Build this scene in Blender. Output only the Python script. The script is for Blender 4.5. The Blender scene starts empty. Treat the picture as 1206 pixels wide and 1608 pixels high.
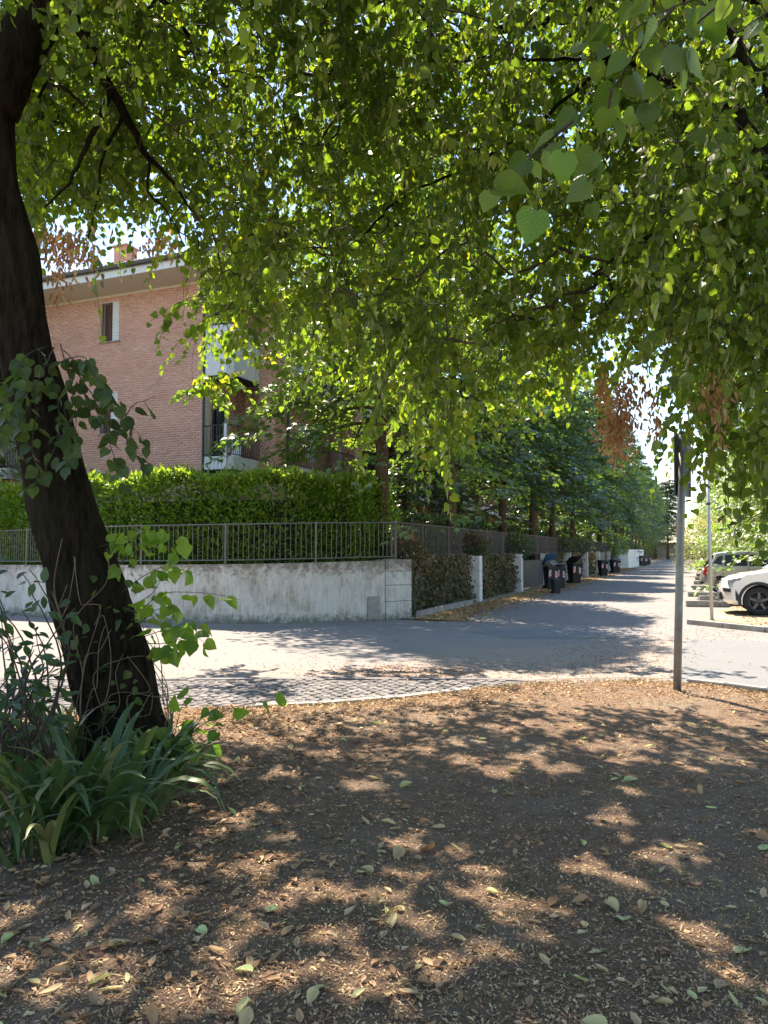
import bpy, bmesh, math, random
import numpy as np
from mathutils import Vector, Matrix, noise as mnoise

R = math.radians
rng = np.random.default_rng(7)
random.seed(7)
scene = bpy.context.scene
C = scene.collection

# ------------------------------------------------------------------ camera, sky, sun, exposure
PITCH = math.atan(62 / 1200.0)
CAMH = 1.6
cam_d = bpy.data.cameras.new('camera')
cam = bpy.data.objects.new('camera', cam_d)
C.objects.link(cam)
cam.location = (0, 0, CAMH)
cam.rotation_euler = (R(90) + PITCH, 0, 0)
cam_d.sensor_fit = 'VERTICAL'
cam_d.sensor_height = 24.0
cam_d.lens = 24.0 * 1200 / 1608
cam_d.clip_start = 0.05
cam_d.clip_end = 2000
scene.camera = cam

SUN_EL = R(58)
SUN_H = Vector((-0.30, 0.95, 0)).normalized()          # towards the sun, on the ground
sun_vec = Vector((SUN_H.x * math.cos(SUN_EL), SUN_H.y * math.cos(SUN_EL), math.sin(SUN_EL)))
world = bpy.data.worlds.new('World')
scene.world = world
world.use_nodes = True
wn = world.node_tree
for n in list(wn.nodes):
    wn.nodes.remove(n)
w_out = wn.nodes.new('ShaderNodeOutputWorld')
w_bg = wn.nodes.new('ShaderNodeBackground')
w_sky = wn.nodes.new('ShaderNodeTexSky')
w_sky.sky_type = 'NISHITA'
w_sky.sun_disc = False
w_sky.sun_elevation = SUN_EL
w_sky.sun_rotation = math.atan2(SUN_H.x, SUN_H.y)
w_sky.dust_density = 0.25
w_sky.ozone_density = 1.0
w_sky.air_density = 1.1
wn.links.new(w_sky.outputs[0], w_bg.inputs[0])
wn.links.new(w_bg.outputs[0], w_out.inputs[0])
w_bg.inputs[1].default_value = 0.105
sun_d = bpy.data.lights.new('sun', 'SUN')
sun_d.energy = 5.0
sun_d.angle = R(0.53)
sun_d.color = (1.0, 0.89, 0.74)
sun = bpy.data.objects.new('sun', sun_d)
C.objects.link(sun)
sun.rotation_euler = sun_vec.to_track_quat('Z', 'Y').to_euler()
sun.location = sun_vec * 60
scene.view_settings.view_transform = 'Standard'
scene.view_settings.look = 'None'
scene.view_settings.gamma = 1
scene.view_settings.use_curve_mapping = False
scene.view_settings.exposure = 1.75
scene.cycles.max_bounces = 8
scene.cycles.transmission_bounces = 6
scene.cycles.transparent_max_bounces = 8

# ------------------------------------------------------------------ placing helpers
cp, sp = math.cos(PITCH), math.sin(PITCH)
def ray(px, py):
    u = (px - 603) / 1200.0
    v = (804 - py) / 1200.0
    return Vector((u, cp - v * sp, sp + v * cp))
def P(px, py, Y):
    d = ray(px, py)
    return Vector((0, 0, CAMH)) + d * (Y / d.y)
def G(px, py, z=0.0):
    d = ray(px, py)
    t = (z - CAMH) / d.z
    return Vector((d.x * t, d.y * t, z))

def setp(o, label=None, cat=None, group=None, kind=None):
    if label: o['label'] = label
    if cat: o['category'] = cat
    if group: o['group'] = group
    if kind: o['kind'] = kind
    return o
def empty(name, loc, rz=0.0, **k):
    o = bpy.data.objects.new(name, None)
    o.empty_display_size = 0.1
    C.objects.link(o)
    o.location = loc
    o.rotation_euler = (0, 0, rz)
    return setp(o, **k)
def link(name, me, parent=None, loc=None, **k):
    o = bpy.data.objects.new(name, me)
    C.objects.link(o)
    if parent is not None: o.parent = parent
    if loc is not None: o.location = loc
    return setp(o, **k)
def copy_tree(o, parent=None):
    kids = list(o.children)
    c = o.copy()
    C.objects.link(c)
    c.parent = parent
    for ch in kids:
        copy_tree(ch, c)
    return c

class MB:
    """mesh collector"""
    def __init__(s, origin=(0, 0, 0)):
        s.v = []; s.f = []; s.o = Vector(origin); s.sm = []
    def add(s, vs, fs, smooth=False):
        b = len(s.v)
        for p in vs: s.v.append((p[0] - s.o.x, p[1] - s.o.y, p[2] - s.o.z))
        for f in fs: s.f.append([b + i for i in f]); s.sm.append(smooth)
        return s
    def box(s, x0, x1, y0, y1, z0, z1, M=None):
        vs = [Vector(p) for p in [(x0,y0,z0),(x1,y0,z0),(x1,y1,z0),(x0,y1,z0),(x0,y0,z1),(x1,y0,z1),(x1,y1,z1),(x0,y1,z1)]]
        if M is not None: vs = [M @ p for p in vs]
        return s.add(vs, [(0,3,2,1),(4,5,6,7),(0,1,5,4),(1,2,6,5),(2,3,7,6),(3,0,4,7)])
    def tube(s, pts, rad, n=8, cap=True, jit=None):
        pts = [Vector(p) for p in pts]
        if not hasattr(rad, '__len__'): rad = [rad] * len(pts)
        vs = []; fs = []
        for i, p in enumerate(pts):
            t = (pts[min(i + 1, len(pts) - 1)] - pts[max(i - 1, 0)]).normalized()
            a = Vector((0, 0, 1)) if abs(t.z) < 0.9 else Vector((1, 0, 0))
            if i == 0: u = t.cross(a).normalized()
            else: u = (u - t * u.dot(t)).normalized()
            w = t.cross(u)
            for k in range(n):
                an = 2 * math.pi * k / n
                r = rad[i]
                if jit: r *= jit(an, i, p)
                vs.append(p + (u * math.cos(an) + w * math.sin(an)) * r)
        for i in range(len(pts) - 1):
            for k in range(n):
                k2 = (k + 1) % n
                fs.append((i*n+k, i*n+k2, (i+1)*n+k2, (i+1)*n+k))
        if cap:
            fs.append(tuple(range(n-1, -1, -1))); m = (len(pts)-1)*n
            fs.append(tuple(range(m, m+n)))
        return s.add(vs, fs, True)
    def loft(s, secs, cap=True, smooth=False):
        n = len(secs[0]); vs = [p for sc in secs for p in sc]; fs = []
        for i in range(len(secs) - 1):
            for k in range(n):
                k2 = (k + 1) % n
                fs.append((i*n+k, i*n+k2, (i+1)*n+k2, (i+1)*n+k))
        if cap:
            fs.append(tuple(range(n-1, -1, -1))); m = (len(secs)-1)*n
            fs.append(tuple(range(m, m+n)))
        return s.add(vs, fs, smooth)
    def mesh(s, name, m, bevel=0):
        me = bpy.data.meshes.new(name)
        me.from_pydata(s.v, [], s.f)
        me.polygons.foreach_set('use_smooth', s.sm)
        if bevel:
            bm = bmesh.new(); bm.from_mesh(me)
            bmesh.ops.recalc_face_normals(bm, faces=bm.faces)
            ed = [e for e in bm.edges if len(e.link_faces) == 2 and e.calc_face_angle(0) > 0.5]
            bmesh.ops.bevel(bm, geom=ed, offset=bevel, segments=2, affect='EDGES', clamp_overlap=True)
            bm.to_mesh(me); bm.free()
        if m is not None: me.materials.append(m)
        me.update()
        return me
    def build(s, name, m, parent=None, bevel=0, loc=None, **k):
        return link(name, s.mesh(name, m, bevel), parent, loc if loc is not None else (s.o if parent is None else None), **k)

# ------------------------------------------------------------------ materials
def hexs(nt, kind): return nt.nodes.new('ShaderNode' + kind)
def ramp(nt, stops):
    r = hexs(nt, 'ValToRGB')
    e = r.color_ramp.elements
    e[0].position, e[0].color = stops[0][0], (*stops[0][1], 1)
    e[1].position, e[1].color = stops[-1][0], (*stops[-1][1], 1)
    for p, c in stops[1:-1]:
        x = e.new(p); x.color = (*c, 1)
    return r
def noise_n(nt, scale, detail=6, rough=0.6, stretch=None):
    tc = hexs(nt, 'TexCoord')
    n = hexs(nt, 'TexNoise')
    n.inputs['Scale'].default_value = scale
    n.inputs['Detail'].default_value = detail
    n.inputs['Roughness'].default_value = rough
    src = tc.outputs['Object']
    if stretch:
        mp = hexs(nt, 'Mapping'); mp.inputs['Scale'].default_value = stretch
        nt.links.new(src, mp.inputs[0]); src = mp.outputs[0]
    nt.links.new(src, n.inputs['Vector'])
    return n
def mix_rgb(nt, fac, a, b, mode='MIX'):
    m = hexs(nt, 'MixRGB'); m.blend_type = mode
    for s, v in ((0, fac), (1, a), (2, b)):
        if hasattr(v, 'is_linked') or hasattr(v, 'links'): nt.links.new(v, m.inputs[s])
        elif s == 0: m.inputs[0].default_value = v
        else: m.inputs[s].default_value = (*v, 1)
    return m.outputs[0]
def base_mat(name, rough=0.8, metallic=0.0):
    m = bpy.data.materials.new(name); m.use_nodes = True
    nt = m.node_tree; b = nt.nodes['Principled BSDF']
    b.inputs['Roughness'].default_value = rough
    b.inputs['Metallic'].default_value = metallic
    return m, nt, b
def simple(name, col, rough=0.7, var=0.12, scale=8, bump=0.0, bscale=60, metallic=0.0, stretch=None, coat=0.0):
    m, nt, b = base_mat(name, rough, metallic)
    n = noise_n(nt, scale, stretch=stretch)
    lo = tuple(max(0, c * (1 - var)) for c in col); hi = tuple(min(1, c * (1 + var)) for c in col)
    r = ramp(nt, [(0.3, lo), (0.7, hi)])
    nt.links.new(n.outputs[0], r.inputs[0]); nt.links.new(r.outputs[0], b.inputs['Base Color'])
    if coat: b.inputs['Coat Weight'].default_value = coat
    if bump:
        n2 = noise_n(nt, bscale); bp = hexs(nt, 'Bump'); bp.inputs['Strength'].default_value = bump
        bp.inputs['Distance'].default_value = 0.02
        nt.links.new(n2.outputs[0], bp.inputs['Height']); nt.links.new(bp.outputs[0], b.inputs['Normal'])
    return m
def leaf_mat(name, stops, trans, tfac=0.45, rough=0.45, attr='rnd', veins=False, spec=0.5, under=0.0):
    m, nt, b = base_mat(name, rough)
    b.inputs['Specular IOR Level'].default_value = spec
    if attr == 'object':
        a = hexs(nt, 'ObjectInfo'); src = a.outputs['Random']
    else:
        a = hexs(nt, 'Attribute'); a.attribute_name = attr; src = a.outputs['Fac']
    r = ramp(nt, stops); nt.links.new(src, r.inputs[0])
    col = r.outputs[0]
    tr = hexs(nt, 'BsdfTranslucent')
    tcol = mix_rgb(nt, 1.0, col, trans, 'MULTIPLY')
    if veins:
        tc = hexs(nt, 'TexCoord'); sx = hexs(nt, 'SeparateXYZ'); nt.links.new(tc.outputs['Object'], sx.inputs[0])
        ab = hexs(nt, 'Math'); ab.operation = 'ABSOLUTE'; nt.links.new(sx.outputs[0], ab.inputs[0])
        m1 = hexs(nt, 'Math'); m1.operation = 'MULTIPLY_ADD'; nt.links.new(ab.outputs[0], m1.inputs[0]); m1.inputs[1].default_value = -0.9
        nt.links.new(sx.outputs[1], m1.inputs[2])
        m2 = hexs(nt, 'Math'); m2.operation = 'MULTIPLY'; nt.links.new(m1.outputs[0], m2.inputs[0]); m2.inputs[1].default_value = 44
        m3 = hexs(nt, 'Math'); m3.operation = 'SINE'; nt.links.new(m2.outputs[0], m3.inputs[0])
        m4 = hexs(nt, 'MapRange'); nt.links.new(m3.outputs[0], m4.inputs[0]); m4.inputs[1].default_value = 0.8; m4.inputs[2].default_value = 1.0
        mid = hexs(nt, 'MapRange'); nt.links.new(ab.outputs[0], mid.inputs[0]); mid.inputs[1].default_value = 0.018; mid.inputs[2].default_value = 0.006
        mx = hexs(nt, 'Math'); mx.operation = 'MAXIMUM'; nt.links.new(m4.outputs[0], mx.inputs[0]); nt.links.new(mid.outputs[0], mx.inputs[1])
        sc = hexs(nt, 'Math'); sc.operation = 'MULTIPLY'; nt.links.new(mx.outputs[0], sc.inputs[0]); sc.inputs[1].default_value = 0.35
        col = mix_rgb(nt, sc.outputs[0], col, (0.26, 0.34, 0.13))
        bp = hexs(nt, 'Bump'); bp.inputs['Strength'].default_value = 0.6; bp.inputs['Distance'].default_value = 0.006
        nt.links.new(mx.outputs[0], bp.inputs['Height']); nt.links.new(bp.outputs[0], b.inputs['Normal'])
    ge = hexs(nt, 'NewGeometry'); lf = hexs(nt, 'Math'); lf.operation = 'MULTIPLY'; nt.links.new(ge.outputs['Backfacing'], lf.inputs[0]); lf.inputs[1].default_value = under
    col = mix_rgb(nt, lf.outputs[0], col, (.22, .235, .11))
    nt.links.new(col, b.inputs['Base Color'])
    nt.links.new(tcol, tr.inputs[0])
    mx = hexs(nt, 'MixShader'); mx.inputs[0].default_value = tfac
    nt.links.new(b.outputs[0], mx.inputs[1]); nt.links.new(tr.outputs[0], mx.inputs[2])
    nt.links.new(mx.outputs[0], nt.nodes['Material Output'].inputs[0])
    return m

M_linden = leaf_mat('linden_leaf', [(0, (.036, .058, .010)), (.5, (.080, .122, .017)), (.85, (.145, .18, .022)), (.95, (.22, .19, .02)), (1, (.28, .22, .03))], (3.15, 3.3, 1.15), 0.52, 0.42, under=.35, spec=.35)
M_bract = leaf_mat('linden_bract', [(0, (.30, .32, .12)), (1, (.40, .40, .17))], (1.2, 1.25, .9), 0.4, 0.6)
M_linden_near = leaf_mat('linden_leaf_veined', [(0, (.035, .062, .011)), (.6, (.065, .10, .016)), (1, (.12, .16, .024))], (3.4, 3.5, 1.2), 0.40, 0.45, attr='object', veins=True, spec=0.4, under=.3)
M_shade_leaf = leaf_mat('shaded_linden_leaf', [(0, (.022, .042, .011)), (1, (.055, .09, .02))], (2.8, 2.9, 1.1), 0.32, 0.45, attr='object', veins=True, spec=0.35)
M_shoot = leaf_mat('young_linden_leaf', [(0, (.09, .16, .02)), (1, (.16, .24, .03))], (2.6, 2.8, 1.3), 0.5, 0.45, attr='object', veins=True)
M_dead = leaf_mat('withered_leaf', [(0, (.42, .23, .11)), (1, (.72, .48, .26))], (1.1, 1.0, .9), 0.5, 0.8)
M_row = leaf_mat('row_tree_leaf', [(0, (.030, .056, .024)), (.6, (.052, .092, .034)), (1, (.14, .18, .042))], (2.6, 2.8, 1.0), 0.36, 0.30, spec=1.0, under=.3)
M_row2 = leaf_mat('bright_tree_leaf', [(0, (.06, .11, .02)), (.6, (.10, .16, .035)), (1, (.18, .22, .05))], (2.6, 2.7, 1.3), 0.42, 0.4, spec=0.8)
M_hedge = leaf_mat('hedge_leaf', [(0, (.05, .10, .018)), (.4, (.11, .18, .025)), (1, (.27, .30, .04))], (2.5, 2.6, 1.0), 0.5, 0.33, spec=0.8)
M_ivy = leaf_mat('ivy_leaf', [(0, (.03, .055, .016)), (.45, (.06, .09, .025)), (.6, (.13, .085, .04)), (1, (.24, .15, .085))], (1.6, 1.6, 1.1), 0.25, 0.55)
M_yellowbush = leaf_mat('pale_shrub_leaf', [(0, (.16, .17, .05)), (1, (.36, .33, .12))], (1.6, 1.6, 1.0), 0.4, 0.6)
M_shrub = leaf_mat('shrub_leaf', [(0, (.025, .05, .018)), (1, (.06, .10, .03))], (2.2, 2.4, 1.2), 0.35, 0.4, attr='object')
M_iris = leaf_mat('iris_blade', [(0, (.045, .080, .028)), (.7, (.085, .13, .04)), (.85, (.14, .17, .05)), (1, (.30, .24, .12))], (1.7, 1.9, 1.1), 0.25, 0.42, attr='object')
M_fallen = leaf_mat('fallen_leaf_surface', [(0, (.22, .11, .05)), (.2, (.36, .2, .09)), (.45, (.50, .36, .18)), (.7, (.55, .50, .22)), (1, (.50, .56, .22))], (1.1, 1.1, 1.0), 0.2, 0.65, attr='object')
M_litter = leaf_mat('litter_surface', [(0, (.08, .042, .020)), (.3, (.20, .11, .052)), (.6, (.38, .225, .115)), (.85, (.54, .37, .20)), (1, (.58, .50, .23))], (1, 1, 1), 0.12, 0.8)
M_orange = leaf_mat('orange_litter', [(0, (.30, .14, .06)), (1, (.50, .30, .15))], (1, 1, 1), 0.1, 0.8)
M_grass = leaf_mat('grass_blade', [(0, (.06, .09, .02)), (.6, (.12, .14, .04)), (1, (.34, .27, .13))], (1.6, 1.6, 1.0), 0.3, 0.6)

def bark(name, c0, c1, sc=9):
    m, nt, b = base_mat(name, 0.9)
    n = noise_n(nt, sc, 8, 0.65, (3.2, 3.2, 0.55))
    r = ramp(nt, [(0.35, c0), (0.65, c1)])
    nt.links.new(n.outputs[0], r.inputs[0])
    n2 = noise_n(nt, 1.6, 4); r2 = ramp(nt, [(0.45, (0, 0, 0)), (0.62, (1, 1, 1))]); nt.links.new(n2.outputs[0], r2.inputs[0])
    m2 = hexs(nt, 'Math'); m2.operation = 'MULTIPLY'; nt.links.new(r2.outputs[0], m2.inputs[0]); m2.inputs[1].default_value = 0.35
    c = mix_rgb(nt, m2.outputs[0], r.outputs[0], (c1[0] * 0.9, c1[1] * 1.3, c1[2] * .8))
    nt.links.new(c, b.inputs['Base Color'])
    bp = hexs(nt, 'Bump'); bp.inputs['Strength'].default_value = 1.0; bp.inputs['Distance'].default_value = 0.05
    nt.links.new(n.outputs[0], bp.inputs['Height']); nt.links.new(bp.outputs[0], b.inputs['Normal'])
    b.inputs['Specular IOR Level'].default_value = .08
    return m
M_bark = bark('linden_bark', (.007, .005, .003), (.032, .023, .016))
M_twig = simple('twig_bark', (.05, .036, .026), 0.9, 0.3, 12)
M_bark2 = bark('row_tree_bark', (.06, .032, .022), (.17, .10, .07))

def asphalt(name, c, tint, litter=0.5):
    m, nt, b = base_mat(name, 0.92)
    n = noise_n(nt, 90, 4, 0.8); n2 = noise_n(nt, 0.45, 6, 0.6); n3 = noise_n(nt, 3.5, 8, 0.7)
    r = ramp(nt, [(0.3, tuple(x * .72 for x in c)), (0.7, tuple(x * 1.3 for x in c))]); nt.links.new(n.outputs[0], r.inputs[0])
    r2 = ramp(nt, [(0.40, (0, 0, 0)), (0.62, (1, 1, 1))]); nt.links.new(n2.outputs[0], r2.inputs[0])
    r3 = ramp(nt, [(0.42, (0, 0, 0)), (0.7, (1, 1, 1))]); nt.links.new(n3.outputs[0], r3.inputs[0])
    a = mix_rgb(nt, r2.outputs[0], r.outputs[0], tint)
    mm = hexs(nt, 'Math'); mm.operation = 'MULTIPLY'; nt.links.new(r3.outputs[0], mm.inputs[0]); mm.inputs[1].default_value = litter
    a2 = mix_rgb(nt, mm.outputs[0], a, (c[0] * 1.5, c[1] * 1.28, c[2] * 1.15))
    a3 = mix_rgb(nt, 0.55, a2, r.outputs[0])
    # cracks
    tc = hexs(nt, 'TexCoord'); vo = hexs(nt, 'TexVoronoi'); vo.feature = 'DISTANCE_TO_EDGE'; vo.inputs['Scale'].default_value = 0.35
    wn_ = hexs(nt, 'VectorMath'); wn_.operation = 'ADD'
    nn = noise_n(nt, 1.3, 6, .7); sc_ = hexs(nt, 'VectorMath'); sc_.operation = 'SCALE'; sc_.inputs['Scale'].default_value = 1.6
    nt.links.new(nn.outputs[1], sc_.inputs[0]); nt.links.new(tc.outputs['Object'], wn_.inputs[0]); nt.links.new(sc_.outputs[0], wn_.inputs[1])
    nt.links.new(wn_.outputs[0], vo.inputs['Vector'])
    cr = hexs(nt, 'MapRange'); nt.links.new(vo.outputs[0], cr.inputs[0]); cr.inputs[1].default_value = 0.0; cr.inputs[2].default_value = 0.008; cr.inputs[3].default_value = 0.55; cr.inputs[4].default_value = 0
    a4 = mix_rgb(nt, cr.outputs[0], a3, (.05, .045, .04))
    nt.links.new(a4, b.inputs['Base Color'])
    bp = hexs(nt, 'Bump'); bp.inputs['Strength'].default_value = 0.5; bp.inputs['Distance'].default_value = 0.01
    nt.links.new(n.outputs[0], bp.inputs['Height']); nt.links.new(bp.outputs[0], b.inputs['Normal'])
    return m
M_road = asphalt('weathered_asphalt', (.185, .166, .155), (.24, .205, .182))
M_patch = asphalt('grey_asphalt', (.15, .148, .15), (.18, .17, .165), 0.2)
M_soil = None
def soil_mat(name, dark, light, dust, scale=1.0):
    m, nt, b = base_mat(name, 0.95)
    n = noise_n(nt, 120 * scale, 6, 0.8); n2 = noise_n(nt, 0.9, 5, .6); n3 = noise_n(nt, 14 * scale, 8, .75)
    r = ramp(nt, [(0.36, dark), (0.5, tuple((a + b_) / 2 for a, b_ in zip(dark, light))), (0.68, light)]); nt.links.new(n.outputs[0], r.inputs[0])
    r3 = ramp(nt, [(0.35, dark), (0.65, light)]); nt.links.new(n3.outputs[0], r3.inputs[0])
    a = mix_rgb(nt, 0.5, r.outputs[0], r3.outputs[0])
    r2 = ramp(nt, [(0.5, (0, 0, 0)), (0.64, (.8, .8, .8))]); nt.links.new(n2.outputs[0], r2.inputs[0])
    a = mix_rgb(nt, r2.outputs[0], a, dust)
    nt.links.new(a, b.inputs['Base Color'])
    ad = hexs(nt, 'Math'); ad.operation = 'ADD'; nt.links.new(n.outputs[0], ad.inputs[0]); nt.links.new(n3.outputs[0], ad.inputs[1])
    bp = hexs(nt, 'Bump'); bp.inputs['Strength'].default_value = 0.9; bp.inputs['Distance'].default_value = 0.02
    nt.links.new(ad.outputs[0], bp.inputs['Height']); nt.links.new(bp.outputs[0], b.inputs['Normal'])
    return m
M_soil = soil_mat('trodden_soil', (.066, .038, .021), (.31, .19, .112), (.22, .165, .115))
M_ground = soil_mat('dry_ground', (.10, .085, .045), (.22, .19, .11), (.24, .21, .14), 0.2)
M_bay = soil_mat('dry_leafy_ground', (.20, .145, .085), (.40, .31, .20), (.36, .31, .24), 0.5)

def white_wall(name):
    m, nt, b = base_mat(name, 0.85)
    n = noise_n(nt, 5, 8, 0.7, (5, 5, 0.5)); n2 = noise_n(nt, 7, 8, 0.75); n3 = noise_n(nt, 0.8, 4)
    tc = hexs(nt, 'TexCoord'); sx = hexs(nt, 'SeparateXYZ'); nt.links.new(tc.outputs['Object'], sx.inputs[0])
    r = ramp(nt, [(0.30, (.36, .335, .305)), (0.5, (.54, .515, .48)), (.75, (.62, .595, .56))]); nt.links.new(n.outputs[0], r.inputs[0])
    # dirt towards top and base
    def band(z0, z1, thr0, thr1, strength):
        mr = hexs(nt, 'MapRange'); nt.links.new(sx.outputs[2], mr.inputs[0]); mr.inputs[1].default_value = z0; mr.inputs[2].default_value = z1; mr.inputs[3].default_value = 0; mr.inputs[4].default_value = strength
        ad = hexs(nt, 'Math'); ad.operation = 'ADD'; nt.links.new(mr.outputs[0], ad.inputs[0]); nt.links.new(n2.outputs[0], ad.inputs[1])
        m3 = hexs(nt, 'MapRange'); nt.links.new(ad.outputs[0], m3.inputs[0]); m3.inputs[1].default_value = thr0; m3.inputs[2].default_value = thr1
        return m3.outputs[0]
    n4 = noise_n(nt, 2.2, 9, .8, (1, 1, .6)); r4 = ramp(nt, [(.46, (1, 1, 1)), (.56, (.80, .77, .72)), (.66, (.48, .44, .38))]); nt.links.new(n4.outputs[0], r4.inputs[0])
    base_c = mix_rgb(nt, 1.0, r.outputs[0], r4.outputs[0], 'MULTIPLY')
    top = band(.75, 1.36, .70, .88, .40); bot = band(.38, 0.0, .70, .92, .46)
    c = mix_rgb(nt, top, base_c, (.20, .165, .13))
    c = mix_rgb(nt, bot, c, (.15, .155, .13))
    nt.links.new(c, b.inputs['Base Color'])
    bp = hexs(nt, 'Bump'); bp.inputs['Strength'].default_value = 0.5; bp.inputs['Distance'].default_value = 0.02
    nt.links.new(n2.outputs[0], bp.inputs['Height']); nt.links.new(bp.outputs[0], b.inputs['Normal'])
    return m
M_wall = white_wall('stained_white_plaster')
M_pillar = simple('pillar_limewash', (.66, .65, .63), 0.8, 0.14, 2.5, 0.4, 30, stretch=(1, 1, .5))
M_white = simple('white_paint', (.74, .74, .73), 0.7, 0.06, 3, 0.2, 40)
M_concrete = simple('concrete', (.27, .25, .225), 0.9, 0.25, 5, 0.5, 50)
M_soffit = simple('soffit_render', (.62, .56, .47), 0.9, 0.06, 2)
M_metal_dark = simple('dark_grey_metal', (.05, .052, .055), 0.5, 0.15, 6, metallic=0.3)
M_fence = simple('weathered_fence_metal', (.15, .14, .125), 0.6, 0.2, 5, metallic=0.4)
M_fence_dark = simple('rusty_fence_metal', (.13, .11, .10), 0.6, 0.3, 5, metallic=0.3)
M_pole = simple('galvanised_steel', (.20, .21, .21), 0.45, 0.2, 9, 0.1, 40, metallic=0.5)
M_pole2 = simple('light_galvanised_steel', (.42, .43, .43), 0.45, 0.12, 9, metallic=0.4)
M_signback = simple('sign_back_metal', (.10, .10, .105), 0.5, 0.2, 4, metallic=0.5)
M_dark = simple('dark_opening', (.02, .018, .016), 0.9, 0.1)
M_gate = simple('gate_paint', (.040, .043, .047), 0.55, 0.15, 6)
M_shutter = simple('pale_shutter', (.62, .64, .66), 0.6, 0.05, 4)
M_wood = simple('brown_wood', (.16, .07, .035), 0.6, 0.3, 5)
M_tile = simple('clay_tile', (.34, .20, .14), 0.85, 0.3, 5, 0.3)
M_gutter = simple('gutter_metal', (.085, .085, .08), 0.4, 0.1, metallic=0.5)
M_cloth = simple('white_cloth', (.72, .74, .80), 0.9, 0.06, 6)
M_stone = None
def brick_mat():
    m, nt, b = base_mat('brick', 0.9)
    a = hexs(nt, 'Attribute'); a.attribute_name = 'rnd'
    r = ramp(nt, [(0, (.50, .245, .175)), (.4, (.58, .30, .22)), (.8, (.64, .35, .265)), (1, (.68, .41, .325))]); nt.links.new(a.outputs['Fac'], r.inputs[0])
    n = noise_n(nt, 1.1, 5); r2 = ramp(nt, [(.35, (.9, .9, .9)), (.7, (1.1, 1.1, 1.12))]); nt.links.new(n.outputs[0], r2.inputs[0])
    nt.links.new(mix_rgb(nt, 1.0, r.outputs[0], r2.outputs[0], 'MULTIPLY'), b.inputs['Base Color'])
    return m
M_brick = brick_mat()
M_mortar = simple('mortar', (.64, .56, .50), 0.95, 0.12, 8)
def brick_tex():
    m, nt, b = base_mat('distant_brickwork', 0.9)
    tc = hexs(nt, 'TexCoord'); sx = hexs(nt, 'SeparateXYZ'); nt.links.new(tc.outputs['Object'], sx.inputs[0])
    ad = hexs(nt, 'Math'); ad.operation = 'ADD'; nt.links.new(sx.outputs[0], ad.inputs[0]); nt.links.new(sx.outputs[1], ad.inputs[1])
    cb = hexs(nt, 'CombineXYZ'); nt.links.new(ad.outputs[0], cb.inputs[0]); nt.links.new(sx.outputs[2], cb.inputs[1])
    t = hexs(nt, 'TexBrick'); nt.links.new(cb.outputs[0], t.inputs[0])
    t.inputs['Color1'].default_value = (.46, .21, .15, 1); t.inputs['Color2'].default_value = (.56, .28, .21, 1); t.inputs['Mortar'].default_value = (.48, .42, .38, 1)
    t.inputs['Scale'].default_value = 1; t.inputs['Brick Width'].default_value = .26; t.inputs['Row Height'].default_value = .07; t.inputs['Mortar Size'].default_value = .008
    nt.links.new(t.outputs[0], b.inputs['Base Color'])
    return m
M_bricktex = brick_tex()
def obj_rand(name, stops, rough=.85, bump=.5, bscale=60):
    m, nt, b = base_mat(name, rough)
    a = hexs(nt, 'ObjectInfo'); r = ramp(nt, stops); nt.links.new(a.outputs['Random'], r.inputs[0])
    n = noise_n(nt, 30, 5); r2 = ramp(nt, [(.3, (.75, .75, .75)), (.7, (1.2, 1.2, 1.2))]); nt.links.new(n.outputs[0], r2.inputs[0])
    nt.links.new(mix_rgb(nt, 1.0, r.outputs[0], r2.outputs[0], 'MULTIPLY'), b.inputs['Base Color'])
    bp = hexs(nt, 'Bump'); bp.inputs['Strength'].default_value = bump; bp.inputs['Distance'].default_value = 0.02
    nt.links.new(n.outputs[0], bp.inputs['Height']); nt.links.new(bp.outputs[0], b.inputs['Normal'])
    return m
M_cobble = obj_rand('porphyry_sett', [(0, (.09, .085, .088)), (.5, (.14, .125, .12)), (1, (.20, .172, .158))])
M_cobble2 = simple('porphyry_setts', (.135, .12, .116), .85, .35, 6, .5)

# ------------------------------------------------------------------ leaf meshes (vectorised)
# template: vertices (side, along, up), polygons
T_HEART = (np.array([(0,.08,0),(0,.5,-.02),(0,1.06,-.14),
                     (-.2,-.05,.03),(-.46,.16,.09),(-.45,.46,.07),(-.25,.78,0),
                     (.2,-.05,.03),(.46,.16,.09),(.45,.46,.07),(.25,.78,0)]),
           [(0,1,4,3),(1,6,5,4),(1,2,6),(0,7,8,1),(1,8,9,10),(1,10,2)])
T_OVAL = (np.array([(0,0,0),(-.22,.4,.06),(0,1,-.08),(.22,.4,.06),(0,.45,0)]), [(0,4,1),(1,4,2),(0,3,4),(4,3,2)])
T_PALM = (np.array([(0,0,0),(-.42,.1,.02),(-.38,.45,.0),(-.12,.4,.04),(0,1,-.16),(.12,.4,.04),(.38,.45,0),(.42,.1,.02),(-.48,.62,-.06),(.48,.62,-.06)]),
          [(0,3,8,1),(0,5,4,3),(0,7,9,5)])
T_STRIP = (np.array([(-.07,0,0),(.07,0,0),(.12,.5,.05),(-.12,.5,.05),(0,1,-.05)]), [(0,1,2,3),(3,2,4)])
T_CHIP = (np.array([(-.22,0,0),(.22,0,.0),(.16,1,.12),(-.2,.9,.0)]), [(0,1,2),(0,2,3)])
T_CURL = (np.array([(0,0,.05),(-.28,.3,.26),(0,.4,0),(.28,.3,.22),(-.2,.75,.2),(0,.8,.04),(.2,.75,.26),(0,1.08,.22)]),
          [(0,2,1),(0,3,2),(1,2,5,4),(2,3,6,5),(4,5,7),(5,6,7)])
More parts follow.
